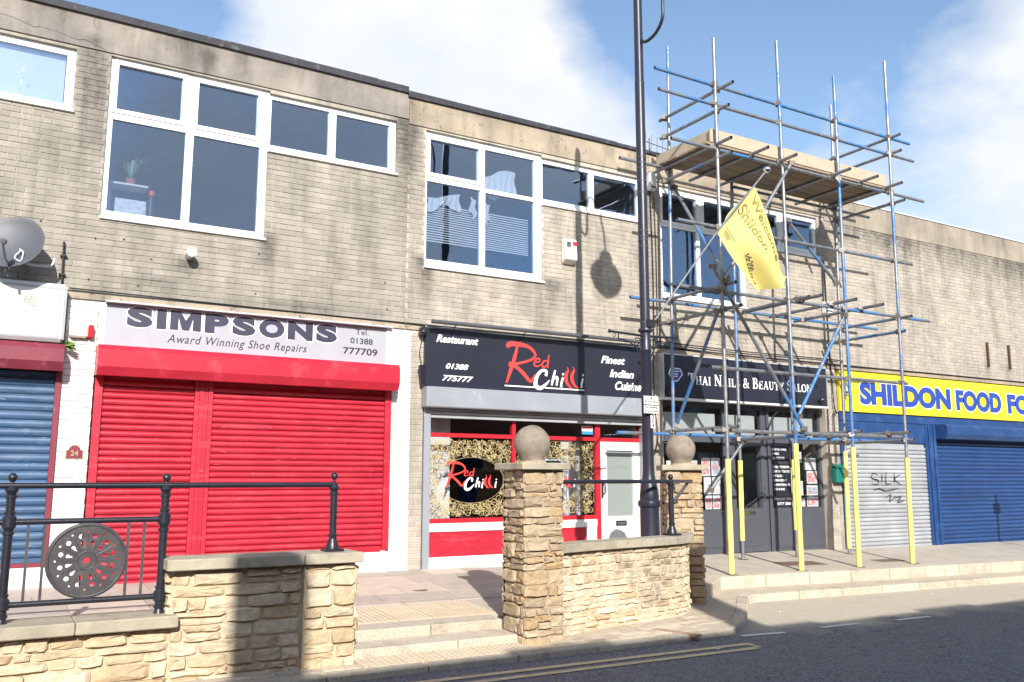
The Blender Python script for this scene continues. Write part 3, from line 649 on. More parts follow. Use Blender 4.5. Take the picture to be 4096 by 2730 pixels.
# restaurant front
box('shutter_box', 'silver_box', B, 5.30, 9.33, -.2, .05, 2.305, 2.60, bev=.012)
cur = MB()
for i, (za, zb_, d) in enumerate(((2.262, 2.298, .012), (2.222, 2.258, .02), (2.165, 2.216, .0))): cur.box(5.452, 9.358, .0 - d, .04, za, zb_)
cur.build('shutter_curtain_end', 'silver_shutter', B, bev=.006)
box('shutter_guide', 'silver_box', B, 5.345, 5.45, -.03, .1, -.02, 2.303, bev=.006); box('shutter_guide', 'silver_box', B, 9.36, 9.45, -.03, .1, -.02, 2.303, bev=.006)
y0 = .09
fr = MB()
for a, b_, c, d in ((5.452, 9.36, 1.895, 1.955), (6.885, 6.945, .72, 1.893), (6.885, 6.945, 1.957, 2.4), (8.45, 8.545, .0, 1.893), (8.45, 8.545, 1.957, 2.4), (5.452, 8.449, .655, .718), (9.362, 9.415, .0, 2.4)): fr.box(a, b_, y0, y0 + .08, c, d)
front = fr.build('shop_window', 'red_trim', B)
for a, b_, c, d in ((5.452, 6.885, .72, 1.895), (6.945, 8.45, .72, 1.895), (5.452, 6.885, 1.957, 2.4), (6.945, 8.45, 1.957, 2.4), (8.545, 9.362, 1.957, 2.4)): MB().box(a, b_, y0 + .04, y0 + .047, c, d).build('pane', 'shop_glass', front)
sr = MB().box(5.452, 8.449, y0 - .02, y0 + .2, .535, .652).build('stall_riser', 'white_gloss', B)
MB().box(5.452, 8.25, y0 + .0, y0 + .2, .182, .532).build('red_panel', 'red_paint', sr)
MB().box(8.252, 8.449, y0 - .005, y0 + .2, .182, .532).build('white_panel', 'white_gloss', sr)
MB().box(5.452, 8.449, y0 - .025, y0 + .2, -.06, .179).build('plinth', 'white_gloss', sr)
MB().box(5.452, 9.4, -.1, y0 - .03, -.06, .022).build('threshold', 'white_gloss', B)
dr = MB(); dy = y0 + .01
for a, b_, c, d in cells(8.55, 9.357, .03, 1.888, [(8.67, 9.205, .69, 1.75)]): dr.box(a, b_, dy, dy + .05, c, d)
door = dr.build('door', 'white_gloss', B)
for a, b_, c, d in cells(8.655, 9.22, .675, 1.765, [(8.67, 9.205, .69, 1.75)]): MB().box(a, b_, dy - .012, dy - .001, c, d).build('glazing_bead', 'white_gloss', door)
MB().box(8.67, 9.205, dy + .02, dy + .027, .69, 1.75).build('pane', 'film', door)
lb = MB().box(8.84, 9.06, dy - .014, dy - .001, .535, .62).build('letterbox', 'iron', door, bev=.006); MB().box(8.865, 9.035, dy - .018, dy - .0145, .555, .6).build('flap', 'plastic_grey', lb)
for a in (8.63, 8.99): 
    for q in cells(a, a + .26, .12, .44, [(a + .03, a + .23, .15, .41)]): MB().box(q[0], q[1], dy - .010, dy - .001, q[2], q[3]).build('panel_moulding', 'white_gloss', door)
hn = MB().box(8.558, 8.595, dy - .012, dy - .001, .98, 1.27).build('handle', 'iron', door); MB().tube([(8.605, dy - .012, 1.05), (8.605, dy - .06, 1.07), (8.605, dy - .06, 1.19), (8.605, dy - .012, 1.21)], .01, 8).build('pull', 'iron', hn)
# salon front
ya = .15; an = MB(); rects = [(9.93, 11.27, 2.06, 2.54), (11.36, 12.25, 2.06, 2.54), (12.43, 13.80, 2.06, 2.54), (9.93, 11.30, .75, 1.93), (11.57, 12.17, .77, 1.87), (12.49, 13.80, .76, 1.95)]
for a, b_, c, d in cells(9.80, 13.86, -.03, 2.66, rects): an.box(a, b_, ya, ya + .08, c, d)
sf = an.build('shop_window', 'anthracite', Cb)
for p in rects: MB().box(p[0], p[1], ya + .04, ya + .047, p[2], p[3]).build('pane', 'shop_glass', sf)
for p in rects[:3]: MB().box(p[0] + .01, p[1] - .12, ya + .032, ya + .037, p[2], p[3] - .1).build('frosted_film', 'frost', sf)
for a, b_, c, d in ((9.95, 11.28, .10, .66), (12.5, 13.78, .04, .66)): MB().box(a, b_, ya - .012, ya - .001, c, d).build('panel', 'anthracite', sf, bev=.01)
sd = MB()
for a, b_, c, d in cells(11.42, 12.30, .0, 1.98, [(11.55, 12.19, .75, 1.89)]): sd.box(a, b_, ya - .03, ya - .002, c, d)
sdoor = sd.build('door', 'anthracite', Cb)
MB().box(11.58, 12.14, ya - .038, ya - .031, .10, .60).build('panel', 'anthracite', sdoor, bev=.003)
MB().box(11.72, 12.0, ya - .045, ya - .031, .66, .72).build('letterbox', 'chrome', sdoor, bev=.004)
MB().tube([(12.25, ya - .03, 1.06), (12.25, ya - .075, 1.06), (12.14, ya - .075, 1.06)], .010, 8).build('handle', 'chrome', sdoor); MB().box(12.235, 12.265, ya - .036, ya - .031, .9, 1.15).build('handle_plate', 'chrome', sdoor)
for x in (12.43, 12.36): MB().box(x - .055, x + .003, ya - .035, ya - .0305, .0, 2.66).build('mullion', 'anthracite', sf) if x == 12.43 else None
box('threshold', 'kerb', Cb, 9.8, 13.86, -.05, .35, -.12, -.032)
# food shop front
box('fascia', 'blue_paint', Db, 14.225, 25., -.03, .2, 2.425, 2.60)
box('header_panel', 'blue_paint', Db, 14.225, 16.87, -.012, .2, 2.02, 2.42)
shutter(Db, 14.30, 16.865, -.06, 2.015, .078, 'silver_shutter', label='grey roller shutter with black graffiti')
shutter(Db, 17.205, 24.8, -.09, 2.15, .085, 'blue_shutter', label='wide blue roller shutter with chipped paint')
for i in range(4): box('shutter_post', 'blue_paint', Db, 16.87 + i * .083, 16.87 + i * .083 + .08, -.02 - .02 * (i % 2), .06, -.1, 2.42)
box('shutter_guide', 'blue_paint', Db, 14.225, 14.298, -.02, .06, -.1, 2.02)
hood(Db, 17.21, 24.9, 2.12, 2.43, .3, 'blue_paint')
box('shop_backing', 'room_dark', Db, 14.225, 25., .08, .12, -.15, 2.9)
box('kick_strip', 'letter_red', Db, 14.45, 16.8, -.012, .003, -.095, -.055)
box('kick_strip', 'letter_red', Db, 17.6, 24.8, -.012, .003, -.13, -.085)

# ------------------------------------------------------------------ walls of rubble stone
def rubble(L, H, hmin=.07, hmax=.15, wmin=.12, wmax=.38):
    out = []; z = 0
    while z < H - .02:
        h = random.uniform(hmin, hmax)
        if H - z - h < .05: h = H - z
        x = 0
        while x < L - .01:
            w_ = random.uniform(wmin, wmax)
            if L - x - w_ < .08: w_ = L - x
            if h > .11 and random.random() < .3:
                k = random.uniform(.4, .6) * h; out += [(x, z, w_, k), (x, z + k, w_, h - k)]
            else: out.append((x, z, w_, h))
            x += w_
        z += h
    return out
def stone_piece(parent, fn, x, z, w_, h, mat, d=.042):
    """one rough stone: rounded outline, uneven quarry face; fn(s, depth, z) gives the world point"""
    j = .011; k = 10; ring = []
    for i in range(k):
        a = 2 * math.pi * (i + .5) / k; c, s_ = math.cos(a), math.sin(a); e = .28
        ring.append((w_ / 2 * math.copysign(abs(c) ** e, c), h / 2 * math.copysign(abs(s_) ** e, s_)))
    sx, sz = max((w_ - .012) / w_, .7), max((h - .010) / h, .7); cx, cz = x + w_ / 2, z + h / 2
    vs, n = [], k
    dep = d * random.uniform(.5, 1.4)
    for f, q in ((1., .0), (1., .5), (.84, 1.)):
        for px, pz in ring:
            jj = random.uniform(-j, j) if q else 0
            vs.append((cx + px * sx * f + jj, -.012 + dep * q + (random.uniform(-.010, .010) if q == 1. else 0), cz + pz * sz * f + jj * .6))
    vs.append((cx + random.uniform(-.2, .2) * w_, -.012 + dep + random.uniform(-.006, .012), cz + random.uniform(-.2, .2) * h))
    fs = [(r * n + i, r * n + (i + 1) % n, (r + 1) * n + (i + 1) % n, (r + 1) * n + i) for r in (0, 1) for i in range(n)] + [(2 * n + i, 2 * n + (i + 1) % n, 3 * n) for i in range(n)]
    c3 = Vector(fn(cx, 0, cz)); me = bpy.data.meshes.new('stone'); me.from_pydata([tuple(Vector(fn(*q)) - c3) for q in vs], [], fs); me.materials.append(M[mat])
    place('stone', me, parent, c3)
def straight(p0, p1):                      # face from p0 to p1 (xy), outward normal to the right-hand (-y side when running +x)
    a, b_ = Vector(p0), Vector(p1); d = (b_ - a).normalized(); n_ = Vector((d.y, -d.x))
    return lambda s, q, z: (a.x + d.x * s + n_.x * q, a.y + d.y * s + n_.y * q, z), (b_ - a).length
def face(parent, p0, p1, z0, z1, mat, ext=0., **kw):
    fn, L = straight(p0, p1)
    for x, z, w_, h in rubble(L + 2 * ext, z1 - z0, **kw): stone_piece(parent, lambda s, q, zz: fn(s - ext, q, zz), x, z0 + z, w_, h, mat)
ZB = -.42
lw = thing('stone_wall', (1.2, -3.65, ZB), 'stepped rubble stone wall with grey copings in front of red shutter', 'wall')
mb = MB().box(-3., 1.36, -3.81, -3.52, ZB - .3, .10).box(1.36, 2.93, -3.81, -3.52, ZB - .3, .535); mb.build('core', 'stone_mortar', lw)
face(lw, (-.4, -3.81), (1.36, -3.81), ZB, .095, 'stone', wmin=.10, wmax=.50, hmin=.055, hmax=.17)
face(lw, (1.36, -3.81), (2.44, -3.81), ZB, .53, 'stone', wmin=.10, wmax=.46, hmin=.055, hmax=.17)
face(lw, (2.46, -3.84), (2.93, -3.84), ZB, .535, 'stone', wmin=.16, wmax=.30, hmin=.09, hmax=.18)
MB().box(2.455, 2.925, -3.84, -3.79, ZB - .2, .53).build('pier_core', 'stone_mortar', lw)
face(lw, (2.93, -3.84), (2.93, -3.52), ZB, .53, 'stone', wmin=.14, wmax=.3)
face(lw, (1.36, -3.52), (1.36, -3.81), .16, .53, 'stone', wmin=.12, wmax=.3)
def coping(parent, poly, z0, z1, c, mat='coping', bev=.008): MB().prism_z(poly, z1, z0).build('coping_stone', mat, parent, bev=bev, loc=(*c, z0))
for a, b_ in ((-2.4, -1.2), (-1.195, .66), (.665, 1.41)): coping(lw, [(a, -3.925), (b_, -3.925), (b_, -3.46), (a, -3.46)], .105, .20, ((a + b_) / 2, -3.7))
for a, b_, f in ((1.30, 2.43, -3.925), (2.435, 2.965, -3.94)): coping(lw, [(a, f), (b_, f), (b_, -3.46), (a, -3.46)], .545, .635, ((a + b_) / 2, -3.7))
def pillar(name, cx, cy, ang, wd, z0, z1, label, mat, core, ballr, ball_label):
    p_ = thing(name, (cx, cy, z0), label, 'pillar'); ca, sa_ = math.cos(ang), math.sin(ang)
    rot = lambda x, y: (cx + x * ca - y * sa_, cy + x * sa_ + y * ca); h = wd / 2
    MB().prism_z([rot(-h, -h), rot(h, -h), rot(h, h), rot(-h, h)], z1, z0 - .3).build('core', core, p_)
    cs = [rot(-h, -h), rot(h, -h), rot(h, h), rot(-h, h)]
    for i in range(4): face(p_, cs[i], cs[(i + 1) % 4], z0 - .02, z1, mat, ext=.032 if i % 2 == 0 else .0, wmin=.09, wmax=.36, hmin=.06, hmax=.17)
    k = h + .085
    coping(p_, [rot(-k, -k), rot(k, -k), rot(k, k), rot(-k, k)], z1 + .004, z1 + .075, (cx, cy), 'coping')
    n = 12; pr = [(ballr * math.sin(math.pi * i / n), -ballr * math.cos(math.pi * i / n)) for i in range(1, n)]
    bo = MB().lathe([(.12, -ballr - .015), (.13, -ballr + .02)] + pr[2:] + [(.01, ballr)], (cx, cy, z1 + .075 + ballr + .01), 28).build('ball_finial', 'ball_stone', p_, smooth=True, ang=60)
    for q in bo.data.vertices: q.co += (q.co - Vector((0, 0, z1 - z0 + .28))).normalized() * (noise.noise(q.co * 9 + Vector((cx, 0, 0))) * .007 + noise.noise(q.co * 31) * .003)
    MB().lathe([(.15, -.002), (.145, .02), (.11, .045), (.06, .05)], (cx + .01, cy, z1 + .074), 11).build('mortar_bed', 'stone_mortar_dark', p_)
    return p_
pillar('gate_pillar', 4.955, -3.60, 0, .42, -.40, 1.375, 'tall rubble stone pillar with ball finial beside steps', 'stone_dark', 'stone_mortar_dark', .195, '')
pillar('gate_pillar', 8.03, -2.44, R(-32), .42, -.40, 1.395, 'rubble stone pillar with ball finial at end of curved wall', 'stone_dark', 'stone_mortar_dark', .20, '')
# curved wall
CP = spline([(5.2, -3.64, 0), (5.75, -3.49, 0), (6.3, -3.38, 0), (6.85, -3.3, 0), (7.3, -3.18, 0), (7.62, -2.98, 0), (7.80, -2.72, 0)], 8)
acc = [0]
for a, b_ in zip(CP, CP[1:]): acc.append(acc[-1] + (b_ - a).length)
def cfn(s, q, z):
    s = max(0, min(s, acc[-1] - 1e-4)); i = max(k for k in range(len(acc) - 1) if acc[k] <= s); u = (s - acc[i]) / (acc[i + 1] - acc[i])
    p = CP[i].lerp(CP[i + 1], u); d0 = (CP[min(i + 1, len(CP) - 1)] - CP[max(i - 1, 0)]).normalized(); d1 = (CP[min(i + 2, len(CP) - 1)] - CP[i]).normalized(); d = d0.lerp(d1, u).normalized()
    return (p.x + d.y * q, p.y - d.x * q, z)
cw = thing('curved_wall', (6.5, -3.3, ZB), 'low curved rubble stone wall between the two ball-topped pillars', 'wall')
N = 24; mb = MB(); ring = [cfn(acc[-1] * i / N, 0, 0)[:2] for i in range(N + 1)]; back = [cfn(acc[-1] * i / N, -.19, 0)[:2] for i in range(N + 1)]
mb.prism_z(ring + back[::-1], .50, ZB - .3); mb.build('core', 'stone_mortar', cw)
for x, z, w_, h in rubble(acc[-1], .50 - ZB + .02, .05, .135, .10, .32): stone_piece(cw, cfn, x, ZB - .02 + z, w_, h, 'stone_curved', .03)
L = acc[-1]; cuts = [0, .9, 1.75, 2.45, L]
for a, b_ in zip(cuts, cuts[1:]):
    n = 7; fr_ = [cfn(a + .003 + (b_ - a - .006) * i / n, .085, 0)[:2] for i in range(n + 1)]; bk = [cfn(a + .003 + (b_ - a - .006) * i / n, -.24, 0)[:2] for i in range(n + 1)]
    coping(cw, fr_ + bk[::-1], .51, .60, cfn((a + b_) / 2, 0, 0)[:2], bev=.006)

# ------------------------------------------------------------------ iron railings
def rail_post(parent, x, y, z0, z1, knobs, foot_=True):
    h = z1 - z0; pr = []
    if foot_:
        MB().box(x - .085, x + .085, y - .085, y + .085, z0, z0 + .025).build('base_plate', 'iron', parent, bev=.006)
        pr = [(.062, .025), (.058, .05), (.046, .085), (.036, .11), (.036, .125), (.041, .135), (.041, .15), (.033, .16)]
    else: pr = [(.045, 0), (.047, .06), (.034, .065), (.034, .1)]
    for zk in knobs:
        k = zk - z0; pr += [(.033, k - .12), (.033, k - .1), (.042, k - .095), (.042, k - .075), (.034, k - .07), (.037, k - .055), (.050, k - .035), (.050, k + .035), (.037, k + .05), (.032, k + .06), (.041, k + .065), (.041, k + .078), (.032, k + .085)]
    pr = [q for i, q in enumerate(pr) if i == 0 or q[1] > pr[i - 1][1] - 1e-6]
    pr = sorted(pr, key=lambda q: q[1]); top = h
    pr = [q for q in pr if q[1] < top - .085] + [(.014, top - .082), (.014, top - .072)] + [(.034 * math.sin(math.pi * i / 8), top - .036 - .036 * math.cos(math.pi * i / 8)) for i in range(1, 8)] + [(.004, top)]
    o = MB().lathe(pr, (x, y, z0), 14).build('post', 'iron', parent, smooth=True, ang=30)
    return o
rl = thing('iron_railing', (1.3, -3.7, .2), 'black iron railing with pierced round disc on the stone wall', 'railing')
yr = -3.7
for x in (.165, 1.29): rail_post(rl, x, yr, .20, 1.33, (.335, .955, 1.232), False)
rail_post(rl, 2.75, yr, .635, 1.345, (1.238,))
for a, b_, z, r_ in ((-1.2, 2.72, 1.232, .024), (-1.2, 1.26, .955, .023), (-1.2, 1.26, .335, .023)): MB().tube([(a, yr, z), (b_, yr, z)], r_, 12).build('rail', 'iron', rl, smooth=True)
for x in (.30, .415, 1.02, 1.14, -.3, -.15): MB().box(x - .010, x + .010, yr - .010, yr + .010, .35, .94).build('bar', 'iron_worn', rl)
# the pierced disc: one cast plate with its holes cut through
cu = bpy.data.curves.new('disc', 'CURVE'); cu.dimensions = '2D'; cu.fill_mode = 'BOTH'; cu.extrude = .011; cu.bevel_depth = .003
def loop(pts):
    sp = cu.splines.new('POLY'); sp.points.add(len(pts) - 1); sp.use_cyclic_u = True
    for q, p in zip(sp.points, pts): q.co = (*p, 0, 1)
circ = lambda cx, cy, r, n=20: [(cx + r * math.cos(2 * math.pi * i / n), cy + r * math.sin(2 * math.pi * i / n)) for i in range(n)]
loop(circ(0, 0, .292, 72)); loop(circ(0, 0, .028, 20))
for k in range(12):
    a = 2 * math.pi * (k + .5) / 12; ca, sa_ = math.cos(a), math.sin(a)
    loop(circ(.193 * ca, .193 * sa_, .0215)); a2 = a + math.pi / 12; loop(circ(.225 * math.cos(a2), .225 * math.sin(a2), .0115, 14))
    tear = [(.092, 0)] + [(.142 + .017 * math.cos(q), .017 * math.sin(q)) for q in [R(-110 + 220 * i / 9) for i in range(10)]]
    loop([(x * ca - y * sa_, x * sa_ + y * ca) for x, y in tear])
tmp = bpy.data.objects.new('disc', cu); me = bpy.data.meshes.new_from_object(tmp); bpy.data.objects.remove(tmp); me.materials.clear(); me.materials.append(M['iron_worn'])
off = world_off(rl)
for q in me.vertices: x, y, z = q.co; q.co = Vector((.725 + x, yr - z, .645 + y)) - off
dsc = place('disc', me, rl)
def torus(parent, c, r0, r1, name, mat, a0=0, a1=2 * math.pi, y=None):
    pts = [(c[0] + r0 * math.cos(a0 + (a1 - a0) * i / 40), c[1], c[2] + r0 * math.sin(a0 + (a1 - a0) * i / 40)) for i in range(41)]
    return MB().tube(pts, r1, 8).build(name, mat, parent, smooth=True)
torus(dsc, (.725, yr - .012, .645), .278, .011, 'rim', 'iron_worn'); torus(dsc, (.725, yr - .012, .645), .068, .007, 'hub_ring', 'iron_worn')
for k in range(12):
    a = 2 * math.pi * k / 12; MB().tube([(.725 + .08 * math.cos(a), yr - .013, .645 + .08 * math.sin(a)), (.725 + .205 * math.cos(a), yr - .013, .645 + .205 * math.sin(a))], .0035, 5).build('spoke_line', 'iron_worn', dsc)
    MB().tube([(.725 + .25 * math.cos(a), yr - .013, .645 + .25 * math.sin(a)), (.725 + .272 * math.cos(a), yr - .013, .645 + .272 * math.sin(a))], .003, 5).build('spoke_line', 'iron_worn', dsc)
rr = thing('iron_railing', (7.3, -3.06, .6), 'black iron rail and post above the curved stone wall', 'railing')
rail_post(rr, 7.31, -3.06, .60, 1.345, (1.255,))
cr = spline([(5.17, -3.5, 1.25), (5.9, -3.36, 1.255), (6.6, -3.22, 1.255), (7.28, -3.07, 1.255)], 6); MB().tube(cr, .024, 12).build('rail', 'iron', rr, smooth=True)
MB().box(7.34, 7.66, -3.075, -3.045, 1.235, 1.278).build('rail_end', 'iron_worn', rr)
MB().tube([(7.33, -3.06, .98), (7.62, -3.02, 1.235)], .018, 6).build('strut', 'iron_worn', rr)

# ------------------------------------------------------------------ lamp post with banner pole
LX, LY = 7.13, -2.86
gz = zg(LX, LY)
lp = thing('lamp_post', (LX, LY, gz), 'tall dark blue-black cast lamp post standing behind curved wall', 'lamp post')
pr = [(.135, 0), (.135, .08), (.125, .12), (.12, 1.08), (.14, 1.1), (.145, 1.13), (.14, 1.16), (.118, 1.18), (.12, 1.22), (.112, 1.3), (.085, 1.42), (.074, 1.5), (.071, 1.6), (.069, 2.9 - gz), (.074, 2.9 - gz + .01), (.069, 2.92 - gz)]
MB().lathe(pr + [(.066, 3.13 - gz), (.066, 3.14 - gz)], (LX, LY, gz), 24).build('base', 'lamp_black', lp, smooth=True, ang=35)
MB().lathe([(.066, 3.139), (.09, 3.15), (.095, 3.17), (.09, 3.19), (.066, 3.2)], (LX, LY, 0), 24).build('collar', 'lamp_black', lp, smooth=True)
MB().lathe([(.064, 3.201), (.064, 6.55), (.062, 6.56), (.06, 6.57), (.056, 8.2), (.05, 8.3), (.02, 8.37)], (LX, LY, 0), 24).build('shaft', 'lamp_black', lp, smooth=True)
for z in (5.49, 5.41, 5.34, 5.16, 5.0, 4.48, 4.40, 4.36, 4.27, 3.27): MB().lathe([(.0665, z), (.0675, z + .003), (.0675, z + .009), (.0665, z + .012)], (LX, LY, 0), 24).build('cable_tie', 'plastic_grey', lp)
for z, a in ((3.66, -1.7), (3.62, -1.5), (3.59, -1.6), (3.47, -1.4), (3.52, -1.9), (3.35, -1.5), (6.0, -1.9), (5.85, -2.1), (3.68, -1.9), (3.56, -1.35)):
    c, s_ = math.cos(a), math.sin(a); MB().box(-.006, .006, -.001, .003, -.02, .02).build('paint_chip', 'chip_white', lp).location = (c * .0655, s_ * .0655, z - gz)
neck = spline([(LX, LY - .05, 7.14), (LX, LY - .16, 7.07), (LX, LY - .36, 7.10), (LX, LY - .50, 7.24), (LX, LY - .52, 7.5), (LX, LY - .60, 7.85), (LX - .03, LY - .95, 8.15), (LX - .08, LY - 1.45, 8.2), (LX - .13, LY - 1.9, 8.05), (LX - .16, LY - 2.1, 7.8)], 6)
MB().tube(neck, .022, 10).build('swan_neck', 'lamp_black', lp, smooth=True)
ln = MB().lathe([(.03, .75), (.10, .74), (.13, .66), (.12, .6), (.22, .52), (.30, .40), (.315, .32), (.30, .26), (.24, .14), (.12, .04), (.05, 0)][::-1], (LX - .16, LY - 2.1, 7.07), 20).build('lantern', 'lamp_black', lp, smooth=True)
for sx in (-1, 1):           # hanging-basket arms
    x1_ = LX + sx * (.56 if sx < 0 else .5)
    arm = MB().tube([(LX + sx * .06, LY, 3.10), (x1_, LY, 3.115)], .016, 8).build('bracket_arm', 'lamp_black', lp, smooth=True)
    MB().lathe([(.012, 0), (.024, .01), (.024, .02), (.01, .03)], (x1_, LY, 3.115), 10, (sx, 0, 0)).build('finial', 'lamp_black', arm)
    sc_ = spline([(x1_ - sx * .13, LY, 3.1), (x1_ - sx * .13, LY, 3.03), (x1_ - sx * .2, LY, 3.025), (x1_ - sx * .32, LY, 2.99), (LX + sx * .12, LY, 2.90), (LX + sx * .065, LY, 2.80)], 5)
    MB().tube(sc_, .009, 6).build('scroll', 'lamp_black', arm, smooth=True); torus(arm, (LX + sx * .13, LY, 3.01), .055, .009, 'ring', 'lamp_black'); torus(arm, (x1_ - sx * .06, LY, 3.07), .02, .005, 'hook', 'lamp_black')
# plates on the post
sg = thing('parking_sign', (LX + .02, LY - .09, 2.1), 'small white loading restriction plates fixed to lamp post', 'sign')
pl = MB().box(6.985, 7.225, LY - .112, LY - .106, 2.205, 2.32).build('plate', 'white_gloss', sg, bev=.002); p2 = MB().box(6.985, 7.225, LY - .112, LY - .106, 2.095, 2.20).build('plate', 'white_gloss', sg, bev=.002)
for q in ((6.985, 7.225, 2.205, 2.32), (6.985, 7.225, 2.095, 2.20)):
    for a, b_, c, d in cells(*q, [(q[0] + .004, q[1] - .004, q[2] + .004, q[3] - .004)]): MB().box(a, b_, LY - .1135, LY - .1125, c, d).build('border', 'letter_black', sg)
MB().lathe([(.016, 0), (.016, .002)], (7.105, LY - .1125, 2.288), 16, (0, -1, 0)).build('red_dot', 'letter_red', sg)
lettering('At any time', 7.0, 7.21, 2.225, 2.262, LY - .114, 'letter_black', sg); lettering('No loading', 7.01, 7.20, 2.155, 2.19, LY - .114, 'letter_black', sg); lettering('at any time', 7.0, 7.21, 2.108, 2.14, LY - .114, 'letter_black', sg)
nb = thing('number_plate', (7.15, LY - .08, 1.92), 'narrow white plate reading 204 on the lamp post', 'sign')
MB().box(7.115, 7.185, LY - .085, LY - .078, 1.915, 2.085).build('plate', 'white_gloss', nb)
for i, ch in enumerate('204'): lettering(ch, 7.13, 7.17, 2.035 - i * .054, 2.078 - i * .054, LY - .0865, 'letter_black' if i < 2 else 'plastic_grey', nb, bold=.01)
# flag
fp0, fp1 = Vector((7.16, LY - .05, 3.20)), Vector((9.39, LY - .05, 5.70))
fl = thing('banner_pole', tuple(fp0), 'slanted thin metal flagpole fixed to lamp post with ball tip', 'flagpole')
MB().tube(spline([fp0, (8.40, LY - .05, 4.655), (9.14, LY - .05, 5.44), fp1], 8), .0135, 10).build('pole', 'tube_steel', fl, smooth=True)
MB().lathe([(.004, -.055), (.03, -.045), (.05, -.015), (.055, .0), (.05, .03), (.03, .048), (.006, .055)], fp1 + Vector((.03, 0, .035)), 16).build('ball', 'chrome', fl, smooth=True)
MB().box(7.10, 7.22, LY - .1, LY + .0, 3.205, 3.30).build('bracket', 'iron', fl)
flag = thing('flag', (8.9, LY - .05, 4.7), 'yellow flag with dark lettering hanging from the slanted pole', 'flag')
fy = LY - .045
h0, h1 = Vector((9.15, fy, 5.445)), Vector((8.40, fy, 4.65)); e0, e1 = Vector((9.73, fy, 4.03)), Vector((9.13, fy, 3.89))
def fsurf(u, v):             # u down the hoist, v out along the fly
    a = h0.lerp(h1, u); b_ = e0.lerp(e1, u); p = a.lerp(b_, v)
    sag = Vector((.10, 0, .02)) * math.sin(math.pi * v) * (1 - u) - Vector((.03, 0, .02)) * math.sin(math.pi * v) * u
    y = .13 * v * math.sin(u * 8.2 + v * 1.8) * (.5 + .5 * v) + .05 * math.sin(v * 6.5 + u * 3) * math.sin(math.pi * u) + .055 * math.sin(u * 5.5 - 1.5) * (1 - v) * math.sin(math.pi * u) + .035 * math.sin(u * 15 + v * 5) * v
    z = .035 * math.sin(u * 8.2 + 2.2) * v ** 3
    cq = max(0., (v - .86) / .14) * max(0., 1 - u / .55)
    return p + sag + Vector((0, y - .10 * cq, z + .13 * cq * cq))
NU, NV = 40, 40; mb = MB(); mb.add([fsurf(i / NU, j / NV) for i in range(NU + 1) for j in range(NV + 1)], [(i * (NV + 1) + j, (i + 1) * (NV + 1) + j, (i + 1) * (NV + 1) + j + 1, i * (NV + 1) + j + 1) for i in range(NU) for j in range(NV)])
cl = mb.build('cloth', 'flag_cloth', flag, smooth=True, ang=180)
def flag_text(body, u0, u1, v0, v1, bold, mat='letter_navy', lift=.006):
    me = text_mesh(body, bold); bm = bmesh.new(); bm.from_mesh(me); bmesh.ops.triangulate(bm, faces=bm.faces)
    bmesh.ops.subdivide_edges(bm, edges=[e for e in bm.edges if e.calc_length() > .12], cuts=1); bm.to_mesh(me); bm.free()
    xs = [q.co.x for q in me.vertices]; ys = [q.co.y for q in me.vertices]; a, b_, c, d = min(xs), max(xs), min(ys), max(ys)
    for q in me.vertices:
        v = v0 + (q.co.x - a) / (b_ - a) * (v1 - v0); u = u1 - (q.co.y - c) / (d - c) * (u1 - u0)
        p = fsurf(u, v); n_ = (fsurf(u + .01, v) - p).cross(fsurf(u, v + .01) - p).normalized()
        if n_.y > 0: n_ = -n_
        q.co = p + n_ * lift - world_off(flag)
    me.materials.append(M[mat]); place('lettering', me, flag)
flag_text('Welcome', .04, .17, .06, .72, .010); flag_text('Welcome', .047, .163, .068, .712, -.008, 'flag_cloth', .0075); flag_text('Shildon', .26, .42, .05, .55, .012); flag_text('Shildon', .268, .412, .058, .542, -.008, 'flag_cloth', .0075); flag_text('sdr200.co.uk', .66, .745, .48, .93, .0)
for u0, v0, v1 in ((.84, .07, .2), (.87, .06, .2), (.90, .08, .19), (.80, .05, .26)): flag_text('-', u0, u0 + .008, v0, v1, 0)

# ------------------------------------------------------------------ scaffolding
scf = thing('scaffolding', (11.6, -1.2, -.1), 'steel tube scaffold with timber deck and yellow leg sleeves before salon', 'scaffolding')
def stube(name, p0, p1, kind='tube_steel', r=.028):
    p0, p1 = Vector(p0), Vector(p1); mb = MB().tube([p0, p1], r, 12, cap=False).tube([p0, p1], r - .004, 12, cap=False)
    c = (p0 + p1) / 2; return mb.build(name, kind, scf, smooth=True, loc=tuple(c))
FY, KY = -1.8, -.52
FR = [(9.50, 9.54, 8.32, 'tube_steel'), (10.97, 10.99, 8.66, 'tube_mix'), (12.31, 12.40, 8.37, 'tube_blue'), (13.68, 13.86, 9.02, 'tube_mix')]
BK = [(9.54, 9.69, 8.80, 'tube_mix'), (11.01, 11.10, 6.9, 'tube_mix'), (12.31, 12.43, 6.9, 'tube_mix'), (13.67, 13.89, 8.64, 'tube_steel')]
legs = []
for yy, lst in ((FY, FR), (KY, BK)):
    for xf, xt, zt, kd in lst:
        z0 = zg(xf, yy); stube('standard', (xf, yy, z0), (xt, yy, zt), kd); legs.append((xf, xt, zt, yy, z0))
        MB().box(xf - .075, xf + .075, yy - .075, yy + .075, z0 - .002, z0 + .006).build('base_plate', 'coupler', scf)
def legx(l, z): return l[0] + (l[1] - l[0]) * (z - l[4]) / (l[2] - l[4])
CPL = MB().box(-.046, .046, -.046, .046, -.036, .036).box(-.05, -.034, -.012, .012, -.02, .045).box(.034, .046, -.03, .018, -.014, .014).tube([(-.042, 0, .03), (-.042, 0, .07)], .007, 6).mesh('coupler', 'coupler')
def coupler(x, y, z): place('coupler', CPL, scf, (x, y, z), (random.uniform(-.3, .3), random.uniform(-.3, .3), random.uniform(0, 6.28)))
